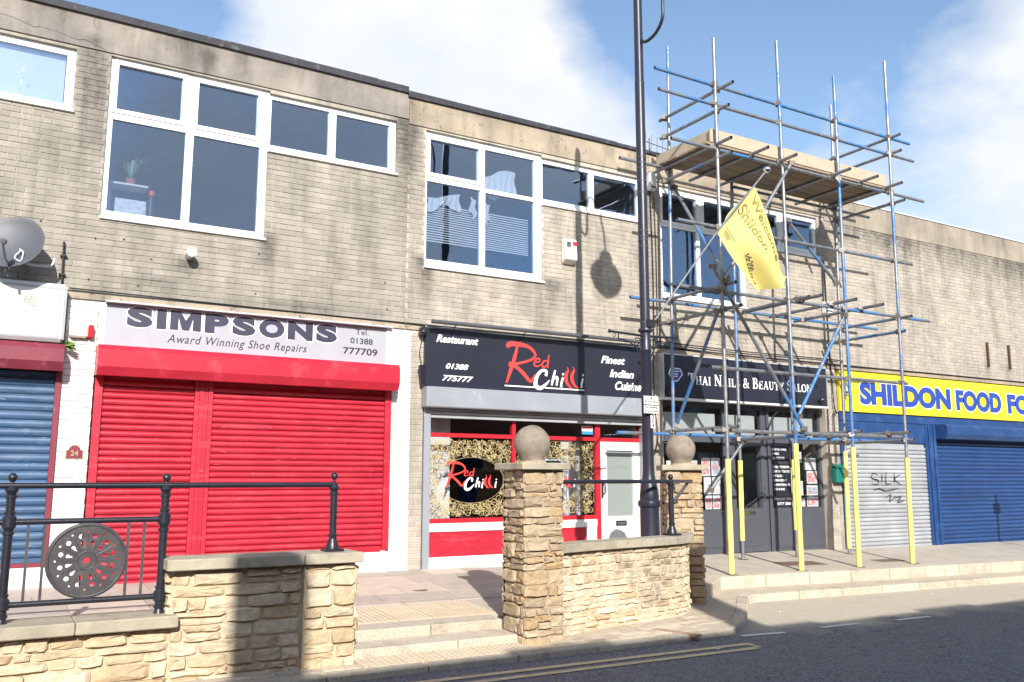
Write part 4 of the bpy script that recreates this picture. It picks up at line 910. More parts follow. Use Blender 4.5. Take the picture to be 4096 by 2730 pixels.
for x0_, x1_, z, kd in ((8.34, 14.50, 7.54, 'tube_blue'), (8.41, 14.59, 7.21, 'tube_mix'), (8.63, 14.80, 6.46, 'tube_mix'), (8.70, 14.33, 5.18, 'tube_steel'), (8.67, 14.72, 4.155, 'tube_mix'), (9.28, 13.94, 2.96, 'tube_steel'), (9.27, 13.67, 2.01, 'tube_steel')):
    stube('ledger', (x0_, FY + .05, z), (x1_, FY + .05, z), kd)
    for l in legs[:4]:
        if x0_ < legx(l, z) < x1_ and z < l[2]: coupler(legx(l, z), FY + .026, z)
for x0_, x1_, z, kd in ((8.78, 14.92, 4.215, 'tube_blue'), (8.46, 14.60, 2.01, 'tube_blue'), (8.62, 9.72, 6.56, 'tube_steel'), (11.2, 14.9, 6.50, 'tube_steel')):
    stube('ledger', (x0_, KY + .05, z), (x1_, KY + .05, z), kd)
    for l in legs[4:]:
        if x0_ < legx(l, z) < x1_ and z < l[2]: coupler(legx(l, z), KY + .026, z)
TR = [(9.575, -2.16, -.39, 7.44), (9.575, -2.05, -.40, 7.105), (9.56, -2.09, -.42, 6.31), (13.88, -2.0, -.35, 7.52), (13.87, -2.01, -.35, 7.21), (13.84, -2.03, -.4, 6.26), (9.57, -2.05, -.35, 4.25), (9.56, -2.15, -.31, 3.87),
      (11.2, -2.04, -.36, 4.2), (11.29, -2.19, -.3, 4.2), (12.03, -2.28, -.40, 4.2), (12.78, -2.23, -.30, 4.2), (13.78, -2.05, -.25, 4.12), (13.78, -1.9, -.24, 3.88), (9.57, -1.98, -.3, 2.06), (11.04, -1.95, -.35, 1.955), (12.38, -1.95, -.35, 2.06), (13.30, -2.2, -.3, 2.06), (13.74, -1.95, -.3, 1.95)]
for x, ya_, yb_, z in TR:
    stube('transom', (x, ya_, z), (x, yb_, z), random.choice(('tube_steel', 'tube_steel', 'tube_mix'))); coupler(x, FY + .02, z); coupler(x, KY, z)
for x in (9.50, 10.30, 10.94, 12.25, 12.97, 13.63): stube('transom', (x, -2.15, 6.512), (x, -.3, 6.512)); coupler(x, FY + .05, 6.49)
for p0, p1, kd in (((9.3, FY - .05, 4.5), (11.12, FY - .05, 2.07), 'tube_mix'), ((11.15, FY - .05, 6.50), (9.5, FY - .05, 4.30), 'tube_steel'), ((12.25, FY - .05, 4.02), (11.02, FY - .05, 2.28), 'tube_blue'), ((11.15, FY + .09, 5.54), (12.27, FY + .09, 4.60), 'tube_mix'),
                   ((9.42, FY, 3.82), (9.64, KY, 2.15), 'tube_mix'), ((9.74, KY, 6.22), (9.62, FY, 4.36), 'tube_mix'), ((11.06, KY - .05, 1.9), (10.3, KY - .05, 1.11), 'tube_steel')):
    stube('brace', p0, p1, kd); coupler(*p0); coupler(*p1)
for yb_ in (-1.71, -1.475, -1.24, -1.005, -.77):
    for a, b_ in ((9.42, 11.66), (11.668, 13.92)): MB().box(a + random.uniform(-.03, .0), b_, yb_, yb_ + .225, 6.541 + .002 * random.random(), 6.579).build('deck_board', 'board', scf, bev=.004)
MB().box(9.47, 11.7, FY + .075, FY + .113, 6.583, 6.808).build('toe_board', 'toe_board', scf, bev=.003); MB().box(11.705, 13.78, FY + .075, FY + .113, 6.583, 6.80).build('toe_board', 'toe_board', scf, bev=.003)
MB().box(9.50, 9.538, FY + .12, -.36, 6.583, 6.805).build('toe_board', 'toe_board', scf, bev=.003); MB().box(13.80, 13.838, FY + .12, -.52, 6.583, 6.80).build('toe_board', 'toe_board', scf, bev=.003)
for (l, za, zb_) in ((legs[0], -.09, 1.58), (legs[1], -.11, 1.84), (legs[2], -.12, 1.81), (legs[3], -.13, 1.65), (legs[5], .26, 1.60), (legs[6], .40, 1.63), (legs[7], .03, 1.80), (legs[4], 0., 1.62)):
    xa, xb = legx(l, za), legx(l, zb_); n = 12
    pts = [(xa + (xb - xa) * i / n + random.uniform(-.002, .002), l[3] + random.uniform(-.002, .002), za + (zb_ - za) * i / n) for i in range(n + 1)]
    MB().tube(pts, [.042 + random.uniform(-.002, .002) for _ in pts], 14).build('foam_sleeve', 'yellow_foam', scf, smooth=True)

# ------------------------------------------------------------------ shop signs
s0 = thing('shop_sign', (.3, -.1, 2.86), 'white light-box sign with pale green blot above the maroon shutter hood', 'sign')
MB().box(-2.6, .635, -.205, -.02, 2.86, 3.55).build('case', 'sign_white', s0, bev=.035)
for a, b_, c, d in cells(-2.5, .575, 2.90, 3.505, [(-2.47, .555, 2.925, 3.48)]): MB().box(a, b_, -.210, -.2055, c, d).build('frame_line', 'grey_sign', s0)
blot = [(.27 + (.235 + .018 * math.sin(k * 2.3) + .02 * math.sin(k * 5.1)) * math.cos(2 * math.pi * k / 40) * 1.05, 3.21 + (.225 + .015 * math.sin(k * 3.1)) * math.sin(2 * math.pi * k / 40)) for k in range(40)]
P('blot', (.47, .50, .43), .5, var=.05); P('ink', (.25, .27, .26), .6)
MB().plate_xz(blot, -.2085, -.2057).build('blot', 'blot', s0)
ch = MB()                       # faded brush character
for i, (pts, wd) in enumerate((([(.19, 3.36), (.245, 3.37)], .008), ([(.22, 3.385), (.215, 3.35)], .008), ([(.185, 3.335), (.25, 3.345)], .008), ([(.2, 3.325), (.19, 3.26)], .008), ([(.2, 3.32), (.24, 3.325), (.24, 3.255)], .008), ([(.2, 3.30), (.235, 3.303)], .006), ([(.265, 3.375), (.265, 3.27), (.32, 3.265), (.325, 3.285)], .009), ([(.265, 3.36), (.31, 3.365), (.31, 3.335), (.27, 3.33)], .007), ([(.28, 3.31), (.31, 3.313)], .006), ([(.28, 3.29), (.31, 3.292)], .006))):
    ch.ribbon(pts, wd, -.2092 - i * .0002, 4)
ch.build('brush_character', 'ink', s0)
s1 = thing('shop_sign', (2.9, -.02, 2.9), 'grey shoe repair sign with bold black lettering above red hood', 'sign')
MB().box(1.085, 4.73, -.018, .004, 2.868, 3.405).build('panel', 'grey_sign', s1)
for a, b_ in ((1.002, 1.083), (4.732, 4.838)): MB().box(a, b_, -.03, .004, 2.868, 3.41).build('end_panel', 'white_gloss', s1)
MB().box(1.06, 4.80, -.11, .0, 3.408, 3.431).build('top_ledge', 'alu', s1, bev=.003)
xl = 1.315
for chx, wl in zip('SIMPSONS', (.30, .115, .375, .30, .30, .34, .345, .30)):
    if chx == 'M':
        z0m, z1m = 3.142, 3.388
        for y_, mat_, e in ((-.0195, 'letter_white', .012), (-.0235, 'letter_navy', 0.)):
            xa, xb, xm = xl - e, xl + wl + e, xl + wl / 2; za_, zc_ = z0m - e, z1m + e
            MB().plate_xz([(xa, za_), (xa + .10 + 2 * e, za_), (xa + .10 + 2 * e, zc_ - .09), (xm - .035, za_), (xm + .035, za_), (xb - .10 - 2 * e, zc_ - .09), (xb - .10 - 2 * e, za_), (xb, za_), (xb, zc_), (xb - .12, zc_), (xm, zc_ - .115 + e), (xa + .12, zc_), (xa, zc_)], y_ - .002, y_ + .001).build('lettering', mat_, s1)
    else:
        lettering(chx, xl, xl + wl, 3.138, 3.39, -.0195, 'letter_white', s1, bold=.066, grow=.014); lettering(chx, xl, xl + wl, 3.138, 3.39, -.024, 'letter_navy', s1, bold=.062)
    xl += wl + .045
lettering('Award Winning Shoe Repairs', 1.80, 3.585, 2.945, 3.085, -.0195, 'letter_black', s1, shear=.28, space=1.12)
lettering('Tel.', 4.275, 4.465, 3.285, 3.36, -.0195, 'letter_black', s1); lettering('01388', 4.2, 4.53, 3.155, 3.235, -.0195, 'letter_black', s1, bold=.01); lettering('777709', 4.10, 4.605, 3.0, 3.095, -.0195, 'letter_black', s1, bold=.014)
s2 = thing('shop_sign', (7.3, -.05, 2.62), 'black restaurant sign with red and white brush lettering', 'sign')
MB().box(5.325, 9.36, -.06, .0, 2.612, 3.475).build('panel', 'navy_sign', s2, bev=.006)
MB().box(5.325, 9.36, -.064, -.02, 3.478, 3.50).build('top_trim', 'alu', s2)
for body, x0, x1, z0, z1 in (('Restaurant', 5.50, 6.20, 3.27, 3.385), ('01388', 5.66, 6.035, 2.885, 2.968), ('775777', 5.60, 6.12, 2.705, 2.79), ('Finest', 8.47, 8.965, 3.155, 3.28), ('Indian', 8.64, 9.145, 2.935, 3.065), ('Cuisine', 8.75, 9.295, 2.73, 2.875)):
    lettering(body, x0, x1, z0, z1, -.064, 'letter_white', s2, bold=.03, shear=.32)
LOGO = [('r', [(890, 330), (915, 300), (980, 300), (1080, 320), (1140, 375), (1140, 425), (1060, 465), (925, 495)], [30, 46, 40, 30, 26, 22, 20, 26]), ('r', [(985, 315), (960, 420), (925, 540), (885, 665)], [20, 34, 34, 18]),
        ('r', [(905, 485), (980, 520), (1050, 590), (1105, 650), (1145, 580)], [40, 30, 34, 30, 6]), ('r', [(1018, 268), (1005, 310)], [4, 30]),
        ('r', [(1145, 470), (1185, 462), (1190, 440), (1165, 435), (1140, 470), (1140, 500), (1170, 508), (1200, 490)], [8, 10, 12, 14, 16, 16, 12, 6]), ('r', [(1265, 460), (1235, 455), (1212, 485), (1220, 515), (1255, 500), (1272, 465)], [10, 14, 16, 14, 12, 10]), ('r', [(1278, 395), (1268, 460), (1262, 525)], [8, 18, 12]),
        ('w', [(1245, 600), (1250, 555), (1205, 550), (1160, 610), (1150, 690), (1195, 715), (1245, 680), (1280, 640)], [26, 26, 24, 34, 40, 34, 22, 8]),
        ('w', [(1335, 545), (1315, 620), (1300, 690)], [20, 24, 18]), ('w', [(1308, 650), (1340, 612), (1355, 622), (1345, 692)], [8, 18, 24, 18]), ('w', [(1408, 612), (1398, 650), (1388, 698), (1405, 700)], [16, 22, 20, 6]), ('w', [(1404, 575), (1414, 590)], [18, 20]),
        ('r', [(1460, 548), (1438, 590), (1440, 650), (1470, 700), (1500, 715)], [18, 34, 36, 22, 3]), ('r', [(1518, 548), (1495, 590), (1498, 650), (1528, 700), (1560, 715)], [18, 34, 36, 22, 3]), ('r', [(1446, 512), (1456, 530), (1460, 550)], [6, 10, 16]), ('r', [(1504, 512), (1514, 530), (1518, 550)], [6, 10, 16]),
        ('w', [(1602, 620), (1592, 660), (1584, 705), (1600, 706)], [16, 22, 20, 6]), ('w', [(1596, 583), (1608, 598)], [18, 20]),
        ('k', [(1478, 580), (1460, 620), (1468, 665), (1490, 695)], [3, 6, 6, 2]), ('k', [(1534, 580), (1518, 620), (1526, 665), (1548, 695)], [3, 6, 6, 2]), ('u', [(865, 690), (1000, 699), (1135, 708)], [11, 11]), ('u', [(1232, 714), (1420, 726), (1615, 740)], [11, 11])]
def logo(parent, X0, Z0, sx, sz, y, ul=True, parts='rwku'):
    for kind, mat in (('r', 'letter_red'), ('w', 'letter_white'), ('k', 'letter_black'), ('u', 'letter_white')):
        if kind not in parts: continue
        mb = MB()
        for i, (k, pts, ws) in enumerate(LOGO):
            if k == kind: mb.ribbon([(X0 + (x - 865) * sx, Z0 + (690 + .0667 * (x - 865) - yy) * sz) for x, yy in pts], [q * (sx + sz) / 2 for q in ws], y - .0006 * i - (.004 if kind == 'k' else 0), 5)
        mb.build('brush_logo', mat, parent)
logo(s2, 6.65, 2.69, .001973, .001643, -.0625)
# light rail over that sign
lr = thing('sign_light', (7.3, -.25, 3.5), 'long dark trough light on arms over restaurant sign', 'light')
MB().tube([(5.34, -.25, 3.535), (9.28, -.25, 3.535)], .032, 10).build('trough', 'plastic_grey', lr, smooth=True)
for x in (5.75, 6.95, 8.05, 9.15): MB().tube([(x, -.25, 3.52), (x, -.16, 3.50), (x, -.055, 3.38)], .008, 6).build('arm', 'iron', lr)
for (x, z, lab) in ((5.27, 3.40, 'upper dark floodlight at left end of restaurant sign'), (5.27, 2.76, 'lower dark floodlight beside left end of restaurant sign')):
    f_ = thing('floodlight', (x, -.1, z), lab, 'light')
    if z > 3: MB().lathe([(.045, -.06), (.06, -.02), (.05, .04), (.03, .06)], (x, -.1, z), 12, (0, -.6, -.4)).build('head', 'iron', f_, smooth=True)
    else: MB().add([(x - .06, -.14, z + .14), (x + .03, -.14, z + .16), (x + .07, -.08, z - .16), (x + .0, -.08, z - .16), (x - .06, -.08, z + .14), (x + .03, -.08, z + .16), (x + .07, -.02, z - .16), (x, -.02, z - .16)], [(0, 3, 2, 1), (4, 5, 6, 7), (0, 1, 5, 4), (1, 2, 6, 5), (2, 3, 7, 6), (3, 0, 4, 7)]).build('head', 'iron', f_)
    MB().box(x - .012, x + .012, -.09, .02, z - .012, z + .012).build('bracket', 'iron', f_)
s3 = thing('shop_sign', (11.7, -.1, 2.62), 'dark salon sign with white serif lettering behind scaffold', 'sign')
MB().box(9.735, 13.77, -.13, .0, 2.66, 3.385).build('panel', 'navy_sign', s3, bev=.006)
MB().box(9.72, 13.78, -.15, .02, 2.62, 2.656).build('bottom_trim', 'plastic_white', s3, bev=.004); MB().box(9.72, 13.78, -.145, .0, 3.388, 3.41).build('top_trim', 'alu', s3)
for a, b_ in ((9.72, 9.733), (13.772, 13.785)): MB().box(a, b_, -.145, .0, 2.658, 3.386).build('side_trim', 'alu', s3)
SER = {'T': (.80, [([(0, .94), (.8, .94)], .12), ([(.4, 0), (.4, .9)], .2), ([(.22, .03), (.58, .03)], .06), ([(.03, .72), (.03, 1)], .06), ([(.77, .72), (.77, 1)], .06)]),
       'H': (.9, [([(.2, 0), (.2, 1)], .2), ([(.7, 0), (.7, 1)], .2), ([(.25, .5), (.65, .5)], .09)] + [([(x - .17, z), (x + .17, z)], .06) for x in (.2, .7) for z in (.03, .97)]),
       'A': (.86, [([(.14, 0), (.43, 1)], .09), ([(.43, 1), (.70, 0)], .21), ([(.22, .34), (.6, .34)], .08), ([(.02, .03), (.26, .03)], .06), ([(.54, .03), (.86, .03)], .06)]),
       'I': (.42, [([(.21, 0), (.21, 1)], .2), ([(.04, .03), (.38, .03)], .06), ([(.04, .97), (.38, .97)], .06)]),
       'N': (.9, [([(.15, 0), (.15, 1)], .09), ([(.16, 1), (.73, 0)], .2), ([(.74, 0), (.74, 1)], .09), ([(.02, .03), (.3, .03)], .06), ([(.02, .97), (.22, .97)], .06), ([(.6, .97), (.88, .97)], .06)]),
       'L': (.68, [([(.21, 0), (.21, 1)], .2), ([(.04, .04), (.64, .04)], .08), ([(.04, .97), (.38, .97)], .06), ([(.62, 0), (.62, .28)], .07)]),
       'S': (.6, [([(.52, .78), (.42, .95), (.2, .93), (.1, .76), (.22, .6), (.42, .46), (.52, .28), (.4, .06), (.2, .04), (.08, .24)], [.07, .08, .1, .16, .2, .2, .16, .1, .08, .07]), ([(.53, .72), (.53, 1)], .05), ([(.06, 0), (.06, .28)], .05)]),
       '&': (.86, [([(.8, .55), (.6, .5)], .06), ([(.78, .52), (.62, .2), (.36, .03), (.12, .1), (.1, .3), (.3, .5), (.5, .7), (.48, .9), (.32, .96), (.22, .8), (.3, .6), (.55, .25), (.82, .02)], [.07, .08, .1, .15, .17, .12, .09, .1, .08, .12, .16, .19, .14])]),
       'B': (.74, [([(.2, 0), (.2, 1)], .2), ([(.2, .96), (.46, .95), (.56, .76), (.44, .55), (.2, .53)], [.07, .1, .18, .1, .06]), ([(.2, .52), (.5, .5), (.64, .28), (.5, .06), (.2, .04)], [.06, .1, .2, .1, .07]), ([(.03, .03), (.3, .03)], .06), ([(.03, .97), (.3, .97)], .06)]),
       'E': (.7, [([(.2, 0), (.2, 1)], .2), ([(.03, .04), (.66, .04)], .08), ([(.03, .96), (.62, .96)], .08), ([(.25, .51), (.5, .51)], .08), ([(.64, 0), (.64, .28)], .07), ([(.6, .74), (.6, 1)], .07), ([(.5, .38), (.5, .64)], .06)]),
       'U': (.86, [([(.2, .99), (.2, .35), (.3, .08), (.5, .05), (.66, .2), (.7, .45), (.7, .99)], [.2, .2, .16, .1, .09, .08, .08]), ([(.03, .97), (.38, .97)], .06), ([(.56, .97), (.84, .97)], .06)]),
       'Y': (.82, [([(.14, 1), (.42, .45)], .2), ([(.7, 1), (.44, .45)], .09), ([(.42, 0), (.42, .5)], .2), ([(.25, .03), (.6, .03)], .06), ([(.0, .97), (.32, .97)], .06), ([(.56, .97), (.82, .97)], .06)]),
       'O': (.86, [([(.43, .98), (.17, .82), (.1, .5), (.17, .18), (.43, .02)], [.08, .17, .21, .17, .08]), ([(.43, .02), (.69, .18), (.76, .5), (.69, .82), (.43, .98)], [.08, .17, .21, .17, .08])])}
mb = MB(); cx, wordw = 0., 0.; plan = []
for ci, c in enumerate('Thai Nails & Beauty Salon'):
    if c == ' ': cx += .34; continue
    sc_ = 1.0 if c.isupper() else (.9 if c == '&' else .76); wd, st = SER[c.upper()]; plan.append((cx, sc_, st)); cx += (wd + .05) * sc_
k = (13.36 - 10.27) / cx
for x, s_, st in plan:
    for i, (pts, ws) in enumerate(st): mb.ribbon([(10.27 + (x + p[0] * s_) * k, 2.905 + p[1] * s_ * .195) for p in pts], [q * s_ * k * .93 for q in ws] if isinstance(ws, list) else ws * s_ * (k * .95 if abs(pts[0][0] - pts[-1][0]) < .35 else .2), -.1335 - .0006 * i, 5, len(pts) > 2)
mb.build('lettering', 'letter_white', s3)
bd = [(9.83, 3.06), (9.88, 3.165), (10.10, 3.165), (10.155, 3.06), (10.03, 2.93), (9.96, 2.93)]
bdg = MB().plate_xz([bd[i] for i in range(6)], -.1365, -.1305).build('badge', 'letter_white', s3)
cxy = (9.992, 3.06); MB().plate_xz([(cxy[0] + (x - cxy[0]) * .82, cxy[1] + (z - cxy[1]) * .82) for x, z in bd], -.1385, -.137).build('badge_field', 'badge_blue', bdg)
for z, a, b_ in ((3.11, 9.93, 10.07), (3.06, 9.93, 10.04), (3.02, 9.95, 10.03)): MB().box(a, b_, -.1405, -.139, z - .009, z + .009).build('badge_mark', 'letter_white', bdg)
for x, lab in ((13.56, 'small black spotlight at right end of salon sign'), (9.80, 'small black spotlight at left end of salon sign')):
    f_ = thing('spotlight', (x, -.2, 2.77), lab, 'light'); MB().lathe([(.03, -.06), (.05, -.05), (.055, .02), (.03, .05)], (x, -.19, 2.77), 12, (.2, -1, .4)).build('head', 'iron', f_, smooth=True); MB().box(x - .01, x + .01, -.16, -.125, 2.74, 2.76).build('bracket', 'iron', f_)
s4 = thing('shop_sign', (17.6, -.05, 2.61), 'long yellow sign with big blue capital letters', 'sign')
MB().box(14.225, 25., -.055, .0, 2.612, 3.40).build('panel', 'yellow_sign', s4); MB().box(14.225, 25., -.075, .0, 2.60, 2.61).build('bottom_trim', 'yellow_sign', s4)
for body, a, b_ in (('SHILDON', 14.82, 17.775), ('FOOD', 17.965, 19.655), ('FO', 19.89, 20.78)):
    lettering(body, a, b_, 2.755, 3.21, -.056, 'letter_white', s4, bold=.06, grow=.022); lettering(body, a, b_, 2.755, 3.21, -.060, 'letter_blue', s4, bold=.058)

# ------------------------------------------------------------------ restaurant window graphics (gold vine film) and lettering
def vines(parent, x0, x1, z0, z1, y, oval, n, seed):
    rg = random.Random(seed); mb = MB(); k = 0; placed = []
    tries = 0
    while k < n and tries < n * 60:
        tries += 1
        cx, cz = rg.uniform(x0 + .04, x1 - .04), rg.uniform(z0 + .04, z1 - .04); r = rg.uniform(.028, .075)
        if ((cx - oval[0]) / (oval[2] + r * .8)) ** 2 + ((cz - oval[1]) / (oval[3] + r * .8)) ** 2 < 1: continue
        if cx - r < x0 or cx + r > x1 or cz - r < z0 or cz + r > z1: continue
        if any((cx - a) ** 2 + (cz - b_) ** 2 < (.62 * (r + q)) ** 2 for a, b_, q in placed): continue
        a0 = rg.uniform(0, 6.28); sg_ = rg.choice((-1, 1)); pts = []
        for i in range(12):
            u = i / 11; rad = r * (1 - .85 * u); a = a0 + sg_ * u * 8.5; pts.append((cx + rad * math.cos(a), cz + rad * math.sin(a)))
        tx, tz = -math.sin(a0) * sg_, math.cos(a0) * sg_; pts = [(min(max(pts[0][0] - tx * r * 1.3, x0), x1), min(max(pts[0][1] - tz * r * 1.3, z0), z1))] + pts
        if any(((px - oval[0]) / oval[2]) ** 2 + ((pz - oval[1]) / oval[3]) ** 2 < 1.0 for px, pz in pts): continue
        placed.append((cx, cz, r))
        mb.ribbon(pts, [.003, .008, .009, .007, .004, .008], y - .0004 * (k % 9), 3)
        for q in (2, 4):        # small leaves off the stem
            px, pz = pts[q]; a = rg.uniform(0, 6.28); l = .035; p2_ = (min(max(px + l * math.cos(a), x0), x1), min(max(pz + l * math.sin(a), z0), z1))
            if ((p2_[0] - oval[0]) / oval[2]) ** 2 + ((p2_[1] - oval[1]) / oval[3]) ** 2 < 1.02: continue
            mb.ribbon([(px, pz), ((px + p2_[0]) / 2, (pz + p2_[1]) / 2), p2_], [.002, .016, .001], y - .004 - .0004 * (k % 5), 2)
        k += 1
    mb.ribbon([(oval[0] + (oval[2] + .006) * math.cos(2 * math.pi * i / 36), oval[1] + (oval[3] + .006) * math.sin(2 * math.pi * i / 36)) for i in range(37)], .005, y - .008, 2)
    mb.build('vine_film', 'gold', parent)
vines(front, 5.46, 6.88, .73, 1.885, y0 + .036, (6.2, 1.27, .54, .33), 230, 3); vines(front, 6.95, 8.44, .73, 1.885, y0 + .036, (7.62, 1.27, .5, .34), 230, 5)
logo(front, 5.76, 1.135, .00116, .00098, y0 + .03, parts='rwk'); logo(front, 7.2, 1.135, .00116, .00098, y0 + .03, parts='rwk')
lettering('Welcome', 8.76, 9.15, 1.455, 1.54, dy + .018, 'ink', door, shear=.3, bold=.01); lettering('Chilli', 8.83, 9.15, 1.20, 1.29, dy + .018, 'ink', door, shear=.3, bold=.01)
mb = MB()
for i, (cx, cz, s_) in enumerate(((8.72, 1.68, 1), (9.14, .78, -1), (8.76, 1.6, 1), (9.1, .74, -1))): mb.ribbon([(cx + s_ * .05 * math.cos(a / 3) * (1 - a / 26), cz + .05 * math.sin(a / 3) * (1 - a / 26)) for a in range(0, 22, 2)], [.004, .010, .004], dy + .018 - i * .0004, 2)
mb.build('corner_scroll', 'ink', door)
for x in (8.30, 8.47 + .1): pass
stk = thing('window_sticker', (8.32, y0 + .03, 2.0), 'small blue and white sticker in restaurant fanlight', 'sticker'); MB().box(8.20, 8.42, y0 + .034, y0 + .038, 2.0, 2.14).build('sheet', 'paper', stk); MB().box(8.20, 8.42, y0 + .031, y0 + .0335, 2.0, 2.05).build('blue_band', 'sticker_blue', stk); MB().box(8.22, 8.40, y0 + .031, y0 + .0335, 2.09, 2.12).build('red_band', 'letter_red', stk)
# things inside the restaurant window
solo(MB().box(5.40, 6.0, .45, .48, .3, 2.6), 'wall_board', 'paper', (5.6, .46, .3), 'white board standing inside left end of restaurant window', 'board')
solo(MB().box(8.05, 8.42, .5, .53, .7, 1.9), 'wall_board', 'paper', (8.2, .5, .7), 'white board behind vine film beside restaurant door', 'board')
bx = thing('menu_frame', (7.85, .2, .9), 'white beaded frame hanging in restaurant window behind rail', 'frame')
for a, b_, c, d in cells(7.2, 7.98, .88, 1.6, [(7.23, 7.95, .91, 1.57)]): MB().box(a, b_, .19, .21, c, d).build('frame_bar', 'paper', bx)
# salon posters and price list
pc = thing('price_list', (12.75, ya + .03, .8), 'black price list film with white capitals in salon window', 'price list')
MB().box(12.49, 13.02, ya + .033, ya + .039, .76, 1.945).build('film', 'navy_sign', pc)
for i, (body, a, b_) in enumerate((('ACRYLIC NAILS', 12.55, 12.93), ('I.NAILS', 12.55, 12.73), ('GEL COLOUR', 12.55, 12.88), ('MICROBLADING', 12.56, 12.96), ('OMBRE EYEBROW', 12.56, 13.0), ('SEMI TATTOO EYE', 12.56, 13.0), ('LIP BLUSH', 12.56, 12.82), ('HENNA BROWS', 12.56, 12.9), ('LAMINATION BROW', 12.57, 13.0), ('TINT & WAX', 12.57, 12.85))):
    lettering(body, a, b_, 1.815 - i * .082, 1.86 - i * .082, ya + .031, 'letter_white' if i != 3 else 'plastic_grey', pc, bold=.012)
lettering('PARICHAT THAI', 12.57, 13.0, .90, .945, ya + .031, 'letter_white', pc, bold=.012); lettering('0777 2500', 12.64, 13.0, .81, .86, ya + .031, 'letter_white', pc, bold=.012)
PO = [(10.02, 10.22, 1.22, 1.60, 'poster_grey'), (10.5, 10.72, 1.42, 1.62, 'poster_pink'), (10.82, 11.02, 1.34, 1.66, 'poster_pink'), (11.05, 11.26, 1.34, 1.66, 'poster_teal'), (10.86, 11.03, 1.02, 1.32, 'poster_grey'), (11.06, 11.26, 1.02, 1.32, 'poster_grey'), (10.88, 11.04, .76, 1.0, 'poster_pink'), (11.06, 11.27, .76, 1.0, 'poster_pink'),
      (13.12, 13.36, 1.60, 1.80, 'poster_pink'), (13.45, 13.74, 1.46, 1.68, 'poster_grey'), (13.15, 13.36, .98, 1.25, 'poster_grey'), (13.48, 13.76, 1.20, 1.44, 'poster_pink'), (13.46, 13.76, .98, 1.17, 'poster_teal'), (13.05, 13.4, .77, .93, 'poster_grey'), (13.45, 13.76, .77, .95, 'poster_pink'), (13.05, 13.12, 1.0, 1.5, 'poster_grey')]
PLB = ['grey poster at far left of salon window behind the stone ball', 'small pink poster high in salon window beside stone ball', 'red nail poster in second column of left salon window', 'red and teal poster nearest the scaffold leg in left salon window', 'pale hand poster in middle row of left salon window', 'grey nail poster in middle row next to scaffold leg', 'pink poster at bottom of left salon window', 'pink poster at bottom right of left salon window',
       'pink flower poster high right of the salon price list', 'grey poster at top right of salon window', 'white sheet with small picture beside salon plant', 'pink poster in the right column, second from top', 'teal and pink bordered poster in right column of salon window', 'grey strip picture along bottom of salon window near list', 'pink strip picture in bottom right corner of salon window', 'tall narrow grey leaflet beside the price list']
for (a, b_, c, d, m_), lab in zip(PO, PLB):
    p_ = thing('poster', (a, ya + .06, c), lab, 'poster'); MB().box(a, b_, ya + .052, ya + .056, c, d).build('sheet', 'paper', p_); MB().box(a + .02, b_ - .02, ya + .0495, ya + .0515, c + .03, d - .04).build('picture', m_, p_)
def plant(name, x, y, z, h, n, label, mat, pot=True, spread=.5):
    p_ = thing(name, (x, y, z), label, 'plant')
    if pot: MB().lathe([(.05, 0), (.065, .1), (.07, .1), (.06, .105)], (x, y, z), 14).build('pot', 'terracotta', p_, smooth=True)
    for i in range(n):
        a = random.uniform(0, 6.28); rr_ = random.uniform(.3, 1) * spread * h; zz = z + (.1 if pot else 0); hh = h * random.uniform(.5, 1)
        p0 = Vector((x, y, zz)); p1 = Vector((x + rr_ * .4 * math.cos(a), y + rr_ * .4 * math.sin(a), zz + hh * .75)); p2_ = Vector((x + rr_ * math.cos(a), y + rr_ * math.sin(a), zz + hh * random.uniform(.5, 1)))
        sd_ = Vector((-math.sin(a), math.cos(a), 0)) * h * .045; mid = (p1 + p2_) / 2 + Vector((0, 0, h * .06))
        MB().add([p0 - sd_ * .3, p0 + sd_ * .3, p1 - sd_, p1 + sd_, mid - sd_ * .7, mid + sd_ * .7, p2_], [(0, 1, 3, 2), (2, 3, 5, 4), (4, 5, 6)]).build('leaf', mat, p_)
    return p_
plant('potted_plant', 13.3, .45, 1.0, .5, 22, 'leafy green plant standing inside right salon window', 'leaf', True, .7)
# upstairs room things
solo(MB().box(-1.25, .43, .14, .15, 5.83, 6.54), 'roller_blind', 'blind', (-.4, .14, 5.83), 'plain white blind pulled down behind top left window', 'blind')
sh = thing('shelf', (1.3, .42, 5.0), 'thin shelf across lower left pane behind window glass', 'shelf'); MB().box(1.02, 1.5, .3, .58, 5.03, 5.055).build('board', 'paper', sh); MB().box(1.05, 1.08, .5, .56, 4.5, 5.03).build('support', 'paper', sh)
plant('spider_plant', 1.30, .44, 5.056, .42, 26, 'straggly spider plant in red pot on window shelf', 'leaf_pale', True, .95)
bxx = thing('storage_box', (1.32, .45, 4.56), 'pale grey box with white knob inside large left window', 'box'); MB().box(1.12, 1.5, .35, .6, 4.56, 4.86).build('case', 'poster_grey', bxx, bev=.01); MB().lathe([(.03, 0), (.03, .02), (.01, .03)], (1.34, .349, 4.68), 12, (0, -1, 0)).build('knob', 'paper', bxx)
btl = thing('bottle', (1.56, .42, 4.56), 'dark bottle with red cap inside large left window', 'bottle'); MB().lathe([(.045, 0), (.045, .3), (.03, .38), (.03, .41)], (1.56, .42, 4.56), 14).build('body', 'plastic_black', btl, smooth=True); MB().lathe([(.042, 0), (.042, .05), (.03, .07)], (1.56, .42, 4.965), 14).build('cap', 'letter_red', btl)
bl = thing('venetian_blind', (6.3, .2, 4.85), 'pale venetian blind half lowered behind the restaurant upstairs window', 'blind')
